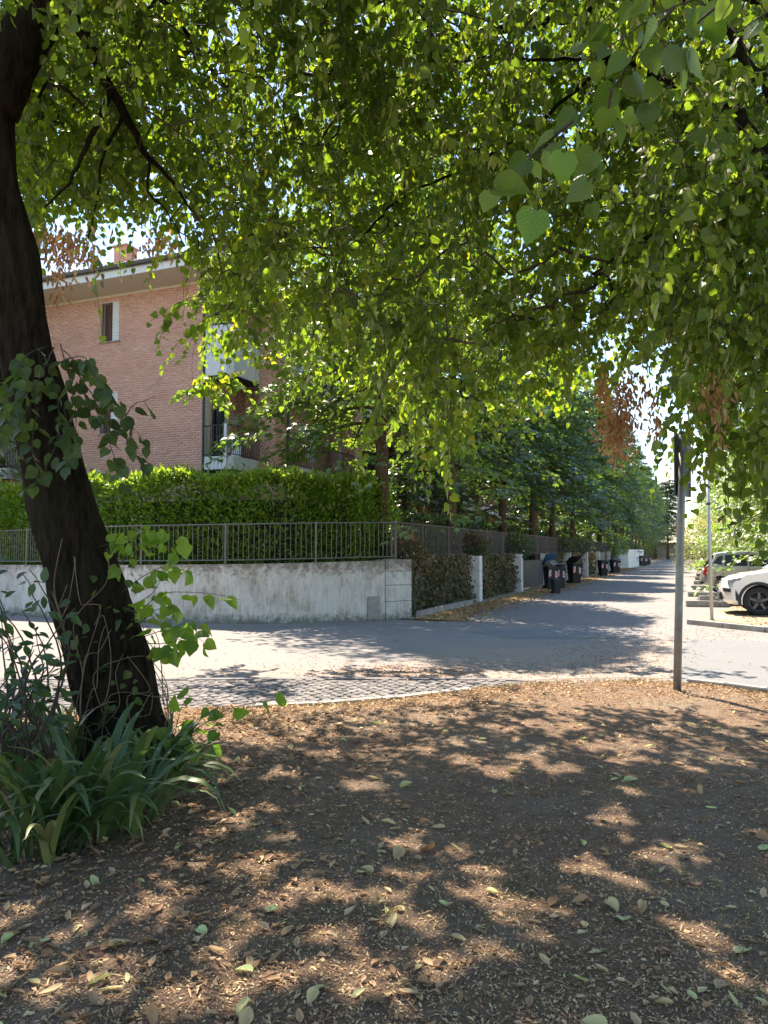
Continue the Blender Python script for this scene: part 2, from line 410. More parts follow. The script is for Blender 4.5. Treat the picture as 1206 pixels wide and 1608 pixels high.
# leaves are cut away along sun rays to put sun spots on these points
GAPS = [(90,1590,30),(150,1530,26),(300,1600,30),(450,1580,24),(20,1540,24),(350,1540,24),(250,1400,20),(330,1330,18),(520,1190,18),(420,1280,14),(610,1430,18),(690,1480,18),(730,1430,18),(860,1500,16),(430,1450,20),(560,1430,16),(180,1590,22),(380,1590,24),(375,1300,38),(440,1225,26),(330,1240,18),(400,1385,36),(430,1370,24),(590,1242,14),(555,1242,14),(668,1187,16),(645,1337,22),(770,1395,20),(740,1210,18),(790,1228,20),(545,1500,34),(590,1572,46),(520,1560,30),(650,1400,30),(780,1440,38),(820,1470,22),(640,1470,24),(490,1415,30),(120,1480,30),(60,1560,42),(200,1550,30),(20,1450,26),(250,1455,24),
        (977,1311,26),(969,1292,12),(795,1228,26),(875,1220,32),(840,1200,26),(969,1103,45),(995,1107,30),(875,1118,26),(875,1152,40),(954,1182,30),(1015,1182,26),(992,1200,15),(935,1371,36),(1007,1409,15),(1052,1360,18),(1090,1349,26),(1101,1496,32),(773,1526,26),(900,1095,34),(700,1110,20),(330,1150,40),(400,1165,30),(480,1150,20),(285,1280,22),(700,1560,24),(860,1440,16),(1000,1260,14),(560,1120,16),(300,1370,20),(1060,1150,20),(1130,1200,12),(1160,1560,16),(380,1500,18),(450,1330,16)]
def sun_gap(pos):
    keep = np.ones(len(pos), bool); sv = np.array(sun_vec)
    for a, b, r_ in GAPS:
        g = G(a, b); rr = r_ / 1200 * g.y * .8 + .05
        v = pos - np.array(tuple(g)); t = v @ sv; d2 = (v ** 2).sum(1) - t ** 2
        ok_ = d2 > (rr * (1 + .35 * np.sin(np.arctan2(v[:, 2] - t * sv[2], v[:, 0] - t * sv[0]) * 3 + a))) ** 2
        keep &= ok_
    return keep
def unit(a): return a / np.maximum(np.linalg.norm(a, axis=-1, keepdims=True), 1e-9)
def leaf_cloud(name, tmpl, pos, d, nrm, size, mat_, parent=None, origin=(0,0,0), rnd=None, link_it=True, **k):
    V, F = tmpl
    n = len(pos); nv = len(V)
    d = unit(d); side = unit(np.cross(d, nrm)); up = np.cross(side, d)
    size = np.asarray(size).reshape(-1, 1, 1) * np.ones((n, 1, 1))
    v = pos[:, None, :] + size * (V[None, :, 0:1] * side[:, None, :] + V[None, :, 1:2] * d[:, None, :] + V[None, :, 2:3] * up[:, None, :])
    v = (v - np.array(origin)).reshape(-1, 3)
    lens = np.array([len(f) for f in F]); flat = np.concatenate([np.array(f) for f in F])
    me = bpy.data.meshes.new(name)
    me.vertices.add(n * nv); me.vertices.foreach_set('co', v.astype(np.float32).ravel())
    loops = (flat[None, :] + (np.arange(n) * nv)[:, None]).ravel()
    tot = np.tile(lens, n); start = np.concatenate([[0], np.cumsum(tot)[:-1]])
    me.loops.add(len(loops)); me.loops.foreach_set('vertex_index', loops.astype(np.int32))
    me.polygons.add(len(tot)); me.polygons.foreach_set('loop_start', start.astype(np.int32)); me.polygons.foreach_set('loop_total', tot.astype(np.int32))
    if rnd is None: rnd = rng.random(n)
    at = me.attributes.new('rnd', 'FLOAT', 'POINT'); at.data.foreach_set('value', np.repeat(rnd, nv).astype(np.float32))
    me.materials.append(mat_); me.update(calc_edges=True)
    if not link_it: return me
    return link(name, me, parent, **k)
def seg_mesh(name, p0, p1, r0, r1, mat_, n=5, parent=None, origin=(0,0,0), link_it=True, **k):
    p0 = np.asarray(p0); p1 = np.asarray(p1); N = len(p0)
    t = unit(p1 - p0); a = np.where(np.abs(t[:, 2:3]) < .9, np.array([[0, 0, 1.]]), np.array([[1., 0, 0]]))
    u = unit(np.cross(t, a)); w = np.cross(t, u)
    an = np.arange(n) * 2 * math.pi / n
    ring = u[:, None, :] * np.cos(an)[None, :, None] + w[:, None, :] * np.sin(an)[None, :, None]
    v = np.concatenate([p0[:, None] + ring * np.asarray(r0)[:, None, None], p1[:, None] + ring * np.asarray(r1)[:, None, None]], 1) - np.array(origin)
    F = np.array([(k_, (k_+1) % n, n+(k_+1) % n, n+k_) for k_ in range(n)])
    loops = (F.ravel()[None] + (np.arange(N) * 2 * n)[:, None]).ravel()
    me = bpy.data.meshes.new(name)
    me.vertices.add(N*2*n); me.vertices.foreach_set('co', v.astype(np.float32).ravel())
    me.loops.add(len(loops)); me.loops.foreach_set('vertex_index', loops.astype(np.int32))
    me.polygons.add(N*n); me.polygons.foreach_set('loop_start', (np.arange(N*n)*4).astype(np.int32)); me.polygons.foreach_set('loop_total', np.full(N*n, 4, np.int32))
    me.polygons.foreach_set('use_smooth', np.ones(N*n, bool))
    me.materials.append(mat_); me.update(calc_edges=True)
    if not link_it: return me
    return link(name, me, parent, **k)

def rough_path(pts, step=.12, jit=.0):
    """Catmull-Rom through (Vector, radius) pairs"""
    out = []
    n = len(pts)
    for i in range(n - 1):
        p0 = pts[max(i-1, 0)]; p1 = pts[i]; p2 = pts[i+1]; p3 = pts[min(i+2, n-1)]
        L = (p2[0] - p1[0]).length; m = max(2, int(L / step))
        for k in range(m):
            t = k / m
            q = 0.5 * ((2*p1[0]) + (p2[0]-p0[0])*t + (2*p0[0]-5*p1[0]+4*p2[0]-p3[0])*t*t + (3*p1[0]-p0[0]-3*p2[0]+p3[0])*t**3)
            r = p1[1] * (1-t) + p2[1] * t
            if jit and (i or k):
                q = q + Vector((random.gauss(0, jit), random.gauss(0, jit), random.gauss(0, jit)))
            out.append((q, r))
    out.append(pts[-1])
    return out

# ================================================================== SETTING: ground and paving
def sheet(name, pts, z, mat_, sub=0, **k):
    mb = MB(); mb.add([(p[0], p[1], z) for p in pts], [tuple(range(len(pts)))])
    return mb.build(name, mat_, kind='structure', **k)
sheet('ground', [(-300, -100), (300, -100), (300, 500), (-300, 500)], -0.06, M_ground)

RD = Vector((0.3754, 0.9269, 0))       # direction of the street
RN = Vector((0.9269, -0.3754, 0))      # its right-hand side
W0 = Vector((0.65, 18.5, 0))           # outer corner of the garden wall
def along(s, off=0.0, z=0.0):
    """street frame: s metres along the wall line from the corner, off metres to the right of it"""
    return W0 + RD * s + RN * off + Vector((0, 0, z))

dirt_edge_px = [(-420,1150),(-150,1140),(60,1125),(270,1114),(400,1112),(500,1108),(620,1098),(740,1084),(860,1072),(1000,1069),(1063,1072),(1206,1089),(1400,1112)]
DE = [G(a, b) for a, b in dirt_edge_px]
DX = np.array([p.x for p in DE]); DY = np.array([p.y for p in DE])
def dirt_edge(x): return float(np.interp(x, DX, DY))
# street and junction asphalt
road = MB()
rp = [(-60, 9.0), (-20, 9.0)] + [(p.x, p.y - .25) for p in DE[1:-1]] + [(DE[-1].x, DE[-1].y)]
a_ = [along(-1.0, 8.6), along(30, 8.2), along(150, 7.4)]
left = [along(150, 0.9), along(60, 1.0), along(20, 1.0), along(4, .9), Vector((.9, 18.2, 0)), Vector((0,17.8,0)), Vector((-2.8,17.0,0)), Vector((-5,17.3,0)), Vector((-8,18.4,0)), Vector((-12,21.5,0)), Vector((-60,48,0))]
poly = rp + [(13, 9.5), (12, 13.2)] + [(p.x, p.y) for p in a_] + [(p.x, p.y) for p in left]
sheet('road', poly, 0.0, M_road)
sheet('car_park_entry', [(G(1075,1074).x, G(1075,1074).y+.03), (G(1206,1089).x, G(1206,1089).y+.05), (16, 7.4), (18, 14.2), (G(1206,1008).x, G(1206,1008).y), (G(1090,1003).x, G(1090,1003).y), (G(1050,1040).x, G(1050,1040).y)], 0.006, M_patch)
ap = [(250,1058),(420,1046),(560,1052),(640,1040),(690,1022),(800,1019),(900,1012),(1000,1006),(1060,1000),(1062,1066),(1000,1064),(860,1067),(740,1074),(600,1070),(430,1064),(250,1068)]
sheet('junction_apron', [tuple(G(a + random.uniform(-6, 6), b))[:2] for a, b in ap], 0.0035, asphalt('worn_tan_asphalt', (.21, .176, .152), (.27, .215, .175), .7))
sheet('repair_patch', [tuple(G(*q))[:2] for q in [(735,992),(905,984),(1010,990),(985,1003),(800,1002)]], 0.005, M_patch)
sheet('parking_ground', [tuple(G(1084,981))[:2], tuple(G(1206,994))[:2], (40, 13), (70, 60), tuple(along(110, 12))[:2], tuple(along(110, 7.9))[:2], tuple(along(30, 8.3))[:2], tuple(along(8, 7.6))[:2]], 0.045, M_bay)
sheet('litter_verge', [tuple(along(-.5, .95))[:2], tuple(along(8, 1.25))[:2], tuple(along(25, 1.5))[:2], tuple(along(60, 1.3))[:2], tuple(along(130, 1.1))[:2], tuple(along(130, -2))[:2], tuple(along(0, -2))[:2]], 0.012, M_bay)
sheet('garden_ground', [tuple(along(0, -.6))[:2], tuple(along(140, -.6))[:2], (-60, 170), (-60, 40), (-14, 22.8), (-10.2, 20.6), (-5, 17.7), (-2.8, 17.5), (-.5, 18.3)], 0.02, M_ground)

# trodden soil in front: an uneven sheet, seen from close up
NX, NY = 150, 110
xs = np.linspace(-9, 9, NX); vs = []
for j in range(NY):
    t = j / (NY - 1)
    for i, x in enumerate(xs):
        ye = dirt_edge(x); y = -4 + (ye + 4) * (1 - (1 - t) ** 1.25)
        z = 0.035 + 0.05 * mnoise.noise(Vector((x * .5, y * .5, 0))) + 0.022 * mnoise.noise(Vector((x * 2.3, y * 2.3, 4))) + .008 * mnoise.noise(Vector((x * 9, y * 9, 1)))
        z *= min(1, (ye - y) / 1.0 + .25)
        if t == 1: z = -0.03
        vs.append((x, y, max(z, 0.004) if t < 1 else z))
fs = [(j*NX+i, j*NX+i+1, (j+1)*NX+i+1, (j+1)*NX+i) for j in range(NY-1) for i in range(NX-1)]
soil = MB(); soil.add(vs, fs, True)
soil_o = soil.build('soil', M_soil, kind='structure')
def soil_z(x, y):
    ye = dirt_edge(x)
    z = 0.035 + 0.05 * mnoise.noise(Vector((x * .5, y * .5, 0))) + 0.022 * mnoise.noise(Vector((x * 2.3, y * 2.3, 4)))
    return max(z * min(1, (ye - y) / 1.0 + .25), 0.004)

# fallen leaves on the soil: 300 nearest ones as parts, the rest joined
def curl_mesh(name, mat_, seed, w=.5, broad=False):
    r_ = random.Random(seed); mb = MB(); n = 7; vs = []; fs = []
    bend = r_.uniform(-.5, .9); roll = r_.uniform(.3, 1.3); tw = r_.uniform(-.8, .8)
    for i in range(n):
        t = i / (n - 1)
        hw = (math.sin(math.pi * min(1, t * .9 + .1)) ** .7) * w * .5 * (1.15 - .35 * t) if i < n - 1 else .01
        cx = .25 * bend * math.sin(t * 2.4); cz = .12 + .25 * roll * (t - .5) ** 2
        for k in (-1, -.5, 0, .5, 1):
            a = tw * (t - .5)
            x = k * hw; z = abs(k) ** 1.5 * hw * roll * .8
            vs.append((cx + x * math.cos(a) - z * math.sin(a), t - .5, cz + z * math.cos(a) + x * math.sin(a) - .1))
    for i in range(n - 1):
        for k in range(4):
            fs.append((i*5+k, i*5+k+1, (i+1)*5+k+1, (i+1)*5+k))
    mb.add(vs, fs, True)
    # stalk
    mb.tube([(0, -.5, .06), (.05 * bend, -.72, .1), (.1 * bend, -.85, .16)], [.012, .010, .006], 4, False)
    return mb.mesh(name, mat_)
fallen_meshes = [curl_mesh('fallen_leaf', M_fallen, s, w=random.choice((.3, .42, .6, .75))) for s in range(14)]
def on_soil(n, ymin=2.3, ymax=8.6, dens=1.0):
    out = []
    while len(out) < n:
        y = ymin + (ymax - ymin) * random.random() ** dens
        x = random.uniform(-.56, .56) * y * 1.0
        if y < dirt_edge(x) - .05: out.append((x, y))
    return out
for k, (x, y) in enumerate(on_soil(300, 2.4, 7.2, 1.3)):
    o = link('fallen_leaf', fallen_meshes[k % 14], soil_o)
    o.location = (x, y, soil_z(x, y) + .008); s = random.uniform(.04, .095)
    o.scale = (s, s, s * random.uniform(.6, 1.2)); o.rotation_euler = (random.gauss(0, .25), random.gauss(0, .25), random.uniform(0, 6.28))
def scatter(name, n, tm, mat_, xyf, s0, s1, parent=None, tilt=.25, rnd=None, zoff=.004, zf=None, **k):
    pts = xyf(n); zf = zf or soil_z
    pos = np.array([(x, y, zf(x, y) + zoff) for x, y in pts])
    a = rng.random(n) * 6.283
    d = np.stack([np.cos(a), np.sin(a), rng.normal(0, tilt, n)], 1)
    nr = np.stack([rng.normal(0, tilt, n), rng.normal(0, tilt, n), np.ones(n)], 1)
    sz = s0 + (s1 - s0) * rng.random(n) ** 1.6
    return leaf_cloud(name, tm, pos, d, nr, sz, mat_, parent, rnd=rnd, **k)
def chips_xy(n):
    y = 2.2 + 6.4 * rng.random(n * 2) ** 1.5; x = (rng.random(n * 2) - .5) * 1.14 * y
    keep = y < np.interp(x, DX, DY) - .02
    return np.stack([x[keep], y[keep]], 1)[:n]
def chips_left(n):
    out = []
    while len(out) < n:
        x, y = random.gauss(-1.7, .8), random.uniform(2.3, 7.5)
        if y < dirt_edge(x) - .1: out.append((x, y))
    return out
def chips_edge(n):
    out = []
    while len(out) < n:
        x = random.uniform(-4.5, 5); y = dirt_edge(x) - abs(random.gauss(0, .7)) + random.gauss(0, .04)
        out.append((x, y))
    return out
scatter('bark_chips', 130000, T_CHIP, M_litter, chips_xy, .004, .017, soil_o, kind='stuff', tilt=.3)
scatter('straw', 7000, (T_STRIP[0] * np.array([.5, 1, 1]), T_STRIP[1]), M_litter, chips_xy, .015, .06, soil_o, kind='stuff', rnd=.3 + .6 * rng.random(7000), tilt=.15)
scatter('small_leaves', 1800, T_CURL, M_litter, chips_xy, .02, .055, soil_o, kind='stuff', rnd=.35 + .6 * rng.random(1800))
scatter('left_leaves', 3600, T_CURL, M_litter, chips_left, .02, .06, soil_o, kind='stuff', rnd=.2 + .6 * rng.random(3600), zoff=.012)
scatter('edge_litter', 8000, T_CURL, M_litter, chips_edge, .015, .05, soil_o, kind='stuff', rnd=.4 + .5 * rng.random(8000), zoff=.015)
# grass tufts: real blades
def grass(name, centres, nper, rad, h0, h1, parent, zf=soil_z, label=None, rlo=0, rhi=1, **k):
    pos = []; 
    for cx, cy in centres:
        for _ in range(nper):
            a = random.random() * 6.28; r_ = rad * random.random() ** .5
            pos.append((cx + r_ * math.cos(a), cy + r_ * math.sin(a)))
    n = len(pos); pos = np.array([(x, y, zf(x, y)) for x, y in pos])
    d = np.stack([rng.normal(0, .45, n), rng.normal(0, .45, n), np.ones(n)], 1)
    nr = np.stack([rng.normal(0, 1, n), rng.normal(0, 1, n), rng.normal(0, .3, n)], 1)
    return leaf_cloud(name, (T_STRIP[0] * np.array([.35, 1, 1]), T_STRIP[1]), pos, d, nr, h0 + (h1 - h0) * rng.random(n), M_grass, parent, rnd=rlo + (rhi - rlo) * rng.random(n), kind='stuff')
tuft_c = [tuple(G(a, b))[:2] for a, b in [(1130,1150),(1100,1140),(970,1250),(570,1440),(640,1450),(780,1490),(420,1490),(1190,1560),(1180,1470),(840,1420),(1070,1395),(1150,1080),(1000,1075),(900,1085),(545,1330),(420,1330)]]
grass('grass', tuft_c, 110, .2, .012, .045, soil_o, rlo=.15, rhi=1)
grass('edge_grass', [(x, dirt_edge(x) - .12) for x in np.linspace(-1.5, 5, 40)], 30, .12, .02, .07, soil_o, rlo=.4)

# cobbled strip: setts laid in rough rows
def cobble_far(x): return float(np.interp(x, [-9, -3.0, -.5, 1.5, 2.3, 3.2], [9.7, 9.55, 9.6, 9.55, 9.2, 8.95]))
def cobble_mesh(seed, s=.055):
    r_ = random.Random(seed); pts = []
    n = 6
    for k in range(n):
        a = k / n * 6.283 + .4; rr = s * r_.uniform(.9, 1.12)
        q = (math.copysign(abs(math.cos(a)) ** .7, math.cos(a)) * rr, math.copysign(abs(math.sin(a)) ** .7, math.sin(a)) * rr)
        pts.append(q)
    return pts
cob_meshes = []
for s_ in range(8):
    o_ = cobble_mesh(s_); mb = MB()
    mb.loft([[(x, y, -.03) for x, y in o_], [(x, y, .004) for x, y in o_], [(x * .82, y * .82, .013) for x, y in o_]])
    cob_meshes.append(mb.mesh('sett', M_cobble))
strip = MB(); ex = np.linspace(-9, 3.2, 40)
strip.add([(x, dirt_edge(x) - .2, 0.004) for x in ex] + [(x, cobble_far(x), 0.004) for x in ex], [(i, i+1, 40+i+1, 40+i) for i in range(39)])
strip_o = strip.build('cobbled_strip', simple('sand_joint', (.15, .13, .115), .95, .3, 20), kind='structure')
cells = []
row = 0; y = 7.5
while y < 9.75:
    x = -8.8 + (row % 2) * .06
    while x < 3.1:
        yy = y + .10 * math.sin(x * 1.3) + random.gauss(0, .006)
        if dirt_edge(x) - .03 < yy < cobble_far(x) - .05: cells.append((x + random.gauss(0, .007), yy))
        x += .125
    y += .118; row += 1
vis = sorted(cells, key=lambda c: (abs(c[0] / c[1]) > .51 or c[0] / c[1] < -.32, c[1]))
rest = MB()
for k, (x, y) in enumerate(vis):
    if k < 300:
        o = link('sett', cob_meshes[k % 8], strip_o); o.location = (x, y, random.gauss(.003, .003) + .003); o.rotation_euler = (random.gauss(0, .05), random.gauss(0, .05), random.gauss(0, .25))
    else:
        o_ = cobble_mesh(k % 8); dz = .005 + random.gauss(0, .003)
        rest.loft([[(x+a, y+b, dz-.02) for a, b in o_], [(x+a, y+b, dz+.004) for a, b in o_], [(x+a*.82, y+b*.82, dz+.013) for a, b in o_]])
rest.build('setts', M_cobble2, strip_o, kind='stuff')
gut = MB(); gx = np.linspace(-8.8, 2.4, 30)
gut.loft([[(x, cobble_far(x), -.02), (x, cobble_far(x) + .12, -.02), (x, cobble_far(x) + .12, .018), (x, cobble_far(x), .018)] for x in gx])
gut.build('gutter_kerb', M_cobble2, kind='structure')
# low kerb stones between soil and setts
def kerb_run(name, pts, w=.12, h=.05, L=.9, mat_=M_concrete, z0=-.05):
    root = empty(name, (0, 0, 0), kind='structure')
    for a, b in zip(pts[:-1], pts[1:]):
        a = Vector(a); b = Vector(b); D = (b - a); n = max(1, round(D.length / L)); ang = math.atan2(D.y, D.x)
        for i in range(n):
            m = a + D * ((i + .5) / n); l2 = D.length / n / 2 - .006
            mb = MB(); mb.box(-l2, l2, -w/2, w/2, z0, h + random.uniform(-.006, .006))
            o = mb.build('kerb_stone', mat_, root, bevel=.008, loc=(m.x, m.y, 0)); o.rotation_euler = (0, 0, ang + random.gauss(0, .01))
    return root
kerb_run('soil_kerb', [tuple(DE[i]) for i in (4, 5, 6, 7)], h=.035)
kerb_run('soil_kerb', [tuple(G(*q)) for q in [(1080,1073), (1140,1080), (1206,1089), (1330,1106)]], h=.06)
kerb_run('verge_kerb', [tuple(G(*q)) for q in [(1083,980), (1140,986), (1206,993), (1330,1004)]], w=.2, h=.10)
kerb_run('wall_kerb', [tuple(along(.2, .12)), tuple(along(4.9, .12))], w=.14, h=.16)

# litter over road edges and verge
def zero(x, y): return 0.0
def px_area(quads, n):
    out = []
    for (pa, pb, ya, yb, cnt) in quads:
        for _ in range(int(cnt * n)):
            out.append(tuple(G(random.gauss((pa+pb)/2, (pb-pa)/3.2), min(1090, random.gauss((ya+yb)/2, (yb-ya)/2.6))))[:2])
    return out
lit = px_area([(520,760,1048,1066,.30),(850,1060,1010,1066,.28),(300,900,1040,1066,.16),(1060,1206,978,1004,.10),(900,1060,960,1010,.16)], 5200)
lt = leaf_cloud('road_litter', T_CURL, np.array([(x, y, .006) for x, y in lit]), np.stack([rng.normal(0,1,len(lit)), rng.normal(0,1,len(lit)), rng.normal(0,.2,len(lit))], 1), np.stack([rng.normal(0,.2,len(lit)), rng.normal(0,.2,len(lit)), np.ones(len(lit))], 1), .012 + .022 * rng.random(len(lit)), M_orange)
setp(lt, 'orange dry leaf litter scattered over the sunlit asphalt', 'leaf litter', kind='stuff')
n_ = 15000
s_ = 60 * rng.random(n_) ** 1.7 - .5; o_ = .25 + np.abs(rng.normal(0, .55, n_))
pos = np.array([tuple(along(a, b, .018)) for a, b in zip(s_, o_)])
vl = leaf_cloud('verge_litter', T_CURL, pos, np.stack([rng.normal(0,1,n_), rng.normal(0,1,n_), rng.normal(0,.2,n_)], 1), np.stack([rng.normal(0,.25,n_), rng.normal(0,.25,n_), np.ones(n_)], 1), .03 + .05 * rng.random(n_), M_litter, rnd=.4 + .6 * rng.random(n_))
setp(vl, 'brown fallen leaves drifted along the foot of the ivy wall', 'leaf litter', kind='stuff')
n_ = 9000
xx = 8 + 12 * rng.random(n_); yy = 15.5 + 28 * rng.random(n_) ** 1.4; xx = xx + (yy - 17) * .38
pos = np.stack([xx, yy, np.full(n_, .052)], 1)
pl_ = leaf_cloud('parking_litter', T_CURL, pos, np.stack([rng.normal(0,1,n_), rng.normal(0,1,n_), rng.normal(0,.2,n_)], 1), np.stack([rng.normal(0,.25,n_), rng.normal(0,.25,n_), np.ones(n_)], 1), .03 + .05 * rng.random(n_), M_orange)
setp(pl_, 'dry yellow and orange leaves lying between the parked cars', 'leaf litter', kind='stuff')

# ================================================================== garden wall, pillars, fences, hedge
wall_pts = [Vector(p) for p in [(-18,26.5,0),(-14,22.9,0),(-10.2,20.2,0),(-8.06,18.6,0),(-6.4,17.75,0),(-4.8,17.3,0),(-2.9,17.1,0),(-1.5,17.3,0),(0.02,17.95,0)]]
wp = [q for q, r in rough_path([(p, 0) for p in wall_pts], .35)]
def offset(path, d):
    out = []
    for i, p in enumerate(path):
        t = (path[min(i+1, len(path)-1)] - path[max(i-1, 0)]); t.z = 0; t.normalize()
        out.append(p + Vector((-t.y, t.x, 0)) * d)
    return out
def wall_top(x): return float(np.interp(x, [-18, -10, -3, .6], [1.2, 1.25, 1.32, 1.40]))
back = offset(wp, .32)
wr = empty('garden_wall', (0.02, 17.95, 0), label='curved white plaster garden wall with dirt stains, below the railing', cat='wall')
def rel(root): return Vector(root.location)
mb = MB(wr.location)
mb.loft([[(a.x, a.y, -.05), (b.x, b.y, -.05), (b.x, b.y, wall_top(a.x)), (a.x, a.y, wall_top(a.x))] for a, b in zip(wp, back)])
mb.build('wall_body', M_wall, wr)
# end pier with its joints
pe = Vector((0.66, 18.5, 0)); ps = Vector((0.03, 17.96, 0)); t_ = (pe - ps).normalized(); nn_ = Vector((-t_.y, t_.x, 0))
Mx = Matrix.Translation(ps - Vector(wr.location)) @ Matrix(((t_.x, nn_.x, 0, 0), (t_.y, nn_.y, 0, 0), (0, 0, 1, 0), (0, 0, 0, 1)))
L_ = (pe - ps).length
mb = MB()
for z0, z1 in ((-.05, .42), (.43, .80), (.81, 1.13), (1.14, 1.41)):
    mb.box(.012, L_, -.005, .38, z0, z1, Mx)
mb.build('end_pier', M_wall, wr, bevel=.004)
mb = MB()
q0 = G(583, 970); q1 = G(600, 971)
mb.box(-.15, .15, -.012, .0, .03, .56, Matrix.Translation(Vector((-.24, 17.80, 0)) - Vector(wr.location)) @ Matrix.Rotation(math.atan2(.65, 1.52), 4, 'Z'))
mb.build('meter_hatch', simple('hatch_metal', (.22, .22, .215), .5, .2, 6, metallic=.4), wr, bevel=.004)

# pillars along the street
def garden_pillar(s, w, top, label, off=0.0, base=0):
    c = along(s, off)
    r_ = empty('wall_pillar', c, math.atan2(RN.y, RN.x), label=label, cat='pillar', group='white pillars along the garden wall')
    zs = [-.05, top * .34, top * .67, top]
    for i in range(3):
        mb = MB(); mb.box(-w, 0, 0, .35, zs[i] + (.008 if i else 0), zs[i+1]); mb.build('block', M_pillar, r_, bevel=.006)
    return r_
def s_at_px(px, off=0.0):
    u = (px - 603) / 1200.0; B = W0 + RN * off
    return (u * B.y - B.x) / (RD.x - u * RD.y)
pill = [(752.6, .46, 1.46, 'white pillar nearest the wall corner, between two ivy covered bays'),
        (818, .40, 1.5, 'white pillar on the near side of the dark grey gate'),
        (863, .45, 1.5, 'white pillar on the far side of the dark grey gate, behind the bins'),
        (895, .40, 1.55, 'white pillar half hidden behind the black bin'),
        (922, .34, 1.58, 'white pillar standing alone between the black bin and the narrow gate'),
        (941, .26, 1.6, 'slim white pillar on the near side of the narrow gate'),
        (957, .22, 1.6, 'slim white pillar on the far side of the narrow gate'),
        (973, .35, 1.6, 'farthest white pillar, beside the bright white end wall')]
ps_ = []
for px, w, top, lab in pill:
    s = s_at_px(px); ps_.append(s); garden_pillar(s, w, top, lab)
# far white wall
s0, s1 = s_at_px(975) + .6, s_at_px(997) + .5
mb = MB(along(s0, 0)); q = [along(s0, -.8), along(s0 + .4, .55), along(s1, .9), along(s1 + .6, .2)]
mb.loft([[(p.x, p.y, -.05), (p.x - .3, p.y + .1, -.05), (p.x - .3, p.y + .1, 1.8), (p.x, p.y, 1.8)] for p in q])
mb.build('white_wall', M_white, label='bright white plain wall at the far end of the pillars', cat='wall')

# retaining walls behind ivy, one per bay
def leaves_on_plane(n, s0, s1, off, z0, z1, thick, size, bulge=0.0):
    s = s0 + (s1 - s0) * rng.random(n); z = z0 + (z1 - z0) * rng.random(n)
    bul = np.array([mnoise.noise(Vector((a * .9, b * 1.3, off))) for a, b in zip(s, z)])
    o = off + bulge * bul + np.abs(rng.normal(0, thick, n))
    pos = np.array([tuple(along(a, b, c)) for a, b, c in zip(s, o, z)])
    d = np.stack([RN.x * .4 + rng.normal(0, .5, n), RN.y * .4 + rng.normal(0, .5, n), -1 + rng.normal(0, .5, n)], 1)
    nr = np.stack([RN.x + rng.normal(0, .6, n), RN.y + rng.normal(0, .6, n), .5 + rng.normal(0, .6, n)], 1)
    return pos, d, nr, size * (.6 + .7 * rng.random(n))
bays = [(0.0, ps_[0], 4200, 'ivy curtain with brown dead stems between the wall corner and the first pillar'),
        (ps_[0], ps_[1], 3600, 'ivy curtain between the first pillar and the gate pillar'),
        (ps_[2], ps_[3], 1500, 'ivy hanging behind the open rubbish bins'),
        (ps_[3], ps_[4], 1500, 'ivy behind the black bin, left of the lone pillar'),
        (ps_[4], ps_[5], 1500, 'dark ivy between the lone pillar and the narrow gate'),
        (ps_[6], ps_[7], 900, 'far ivy between the narrow gate and the last pillar')]
for s0, s1, n, lab in bays:
    root = empty('ivy', along((s0 + s1) / 2, -.4), label=lab, cat='ivy', group='ivy over the garden wall')
    org = tuple(root.location)
    pos, d, nr, sz = leaves_on_plane(n, s0 + .35, s1 - .02, -.42, .05, 1.55, .12, .085, .16)
    leaf_cloud('ivy_leaves', T_HEART, pos, d, nr, sz, M_ivy, root, origin=org, kind='stuff', rnd=np.clip(.55 * rng.random(n) + .45 * (pos[:, 2] / 1.5) * rng.random(n) + .1, 0, 1))
    m_ = n // 4
    a = np.stack([pos[:m_, 0], pos[:m_, 1], pos[:m_, 2]], 1); b = a + rng.normal(0, .12, (m_, 3)) + np.array([0, 0, -.1])
    seg_mesh('dead_stems', a, b, np.full(m_, .004), np.full(m_, .002), M_dead, 3, root, origin=org, kind='stuff')
mb = MB(along(0, 0))
for s0, s1 in ((0.05, ps_[1] - .02), (ps_[2] + .36, ps_[5] - .02), (ps_[6] + .36, ps_[7])):
    Mm = Matrix.Translation(-Vector(mb.o)) 
    q = [along(s0, -.75), along(s1, -.75), along(s1, -.5), along(s0, -.5)]
    mb.add([(p.x, p.y, -.05) for p in q] + [(p.x, p.y, 1.42) for p in q], [(0,1,2,3),(7,6,5,4),(0,4,5,1),(1,5,6,2),(2,6,7,3),(3,7,4,0)])
mb.build('retaining_wall', M_concrete, label='low concrete retaining wall hidden behind the ivy along the street', cat='wall')

# gates
def gate(s0, s1, top, n, label, cat='gate'):
    r_ = empty('garden_gate', along(s0, -.35), math.atan2(RD.y, RD.x), label=label, cat=cat)
    L = s1 - s0; w = L / n
    for i in range(n):
        mb = MB(); mb.box(i * w + .01, (i + 1) * w - .01, -.03, .0, .05, top); mb.build('board', M_gate, r_, bevel=.004)
    mb = MB(); mb.box(0, L, 0.002, .05, .25, .33); mb.box(0, L, 0.002, .05, top - .3, top - .22); mb.build('rail', M_gate, r_)
    mb = MB(); mb.tube([(L * .78, -.035, .95), (L * .78, -.07, .95), (L * .72, -.075, .95)], .014, 6); mb.build('handle', M_pole2, r_)
    return r_
gate(ps_[1] + .36, ps_[2] - .02, 1.22, 6, 'dark grey boarded double gate between two white pillars')
gate(ps_[5] + .36, ps_[6] - .02, 1.55, 4, 'narrow grey garden gate between two slim white pillars')

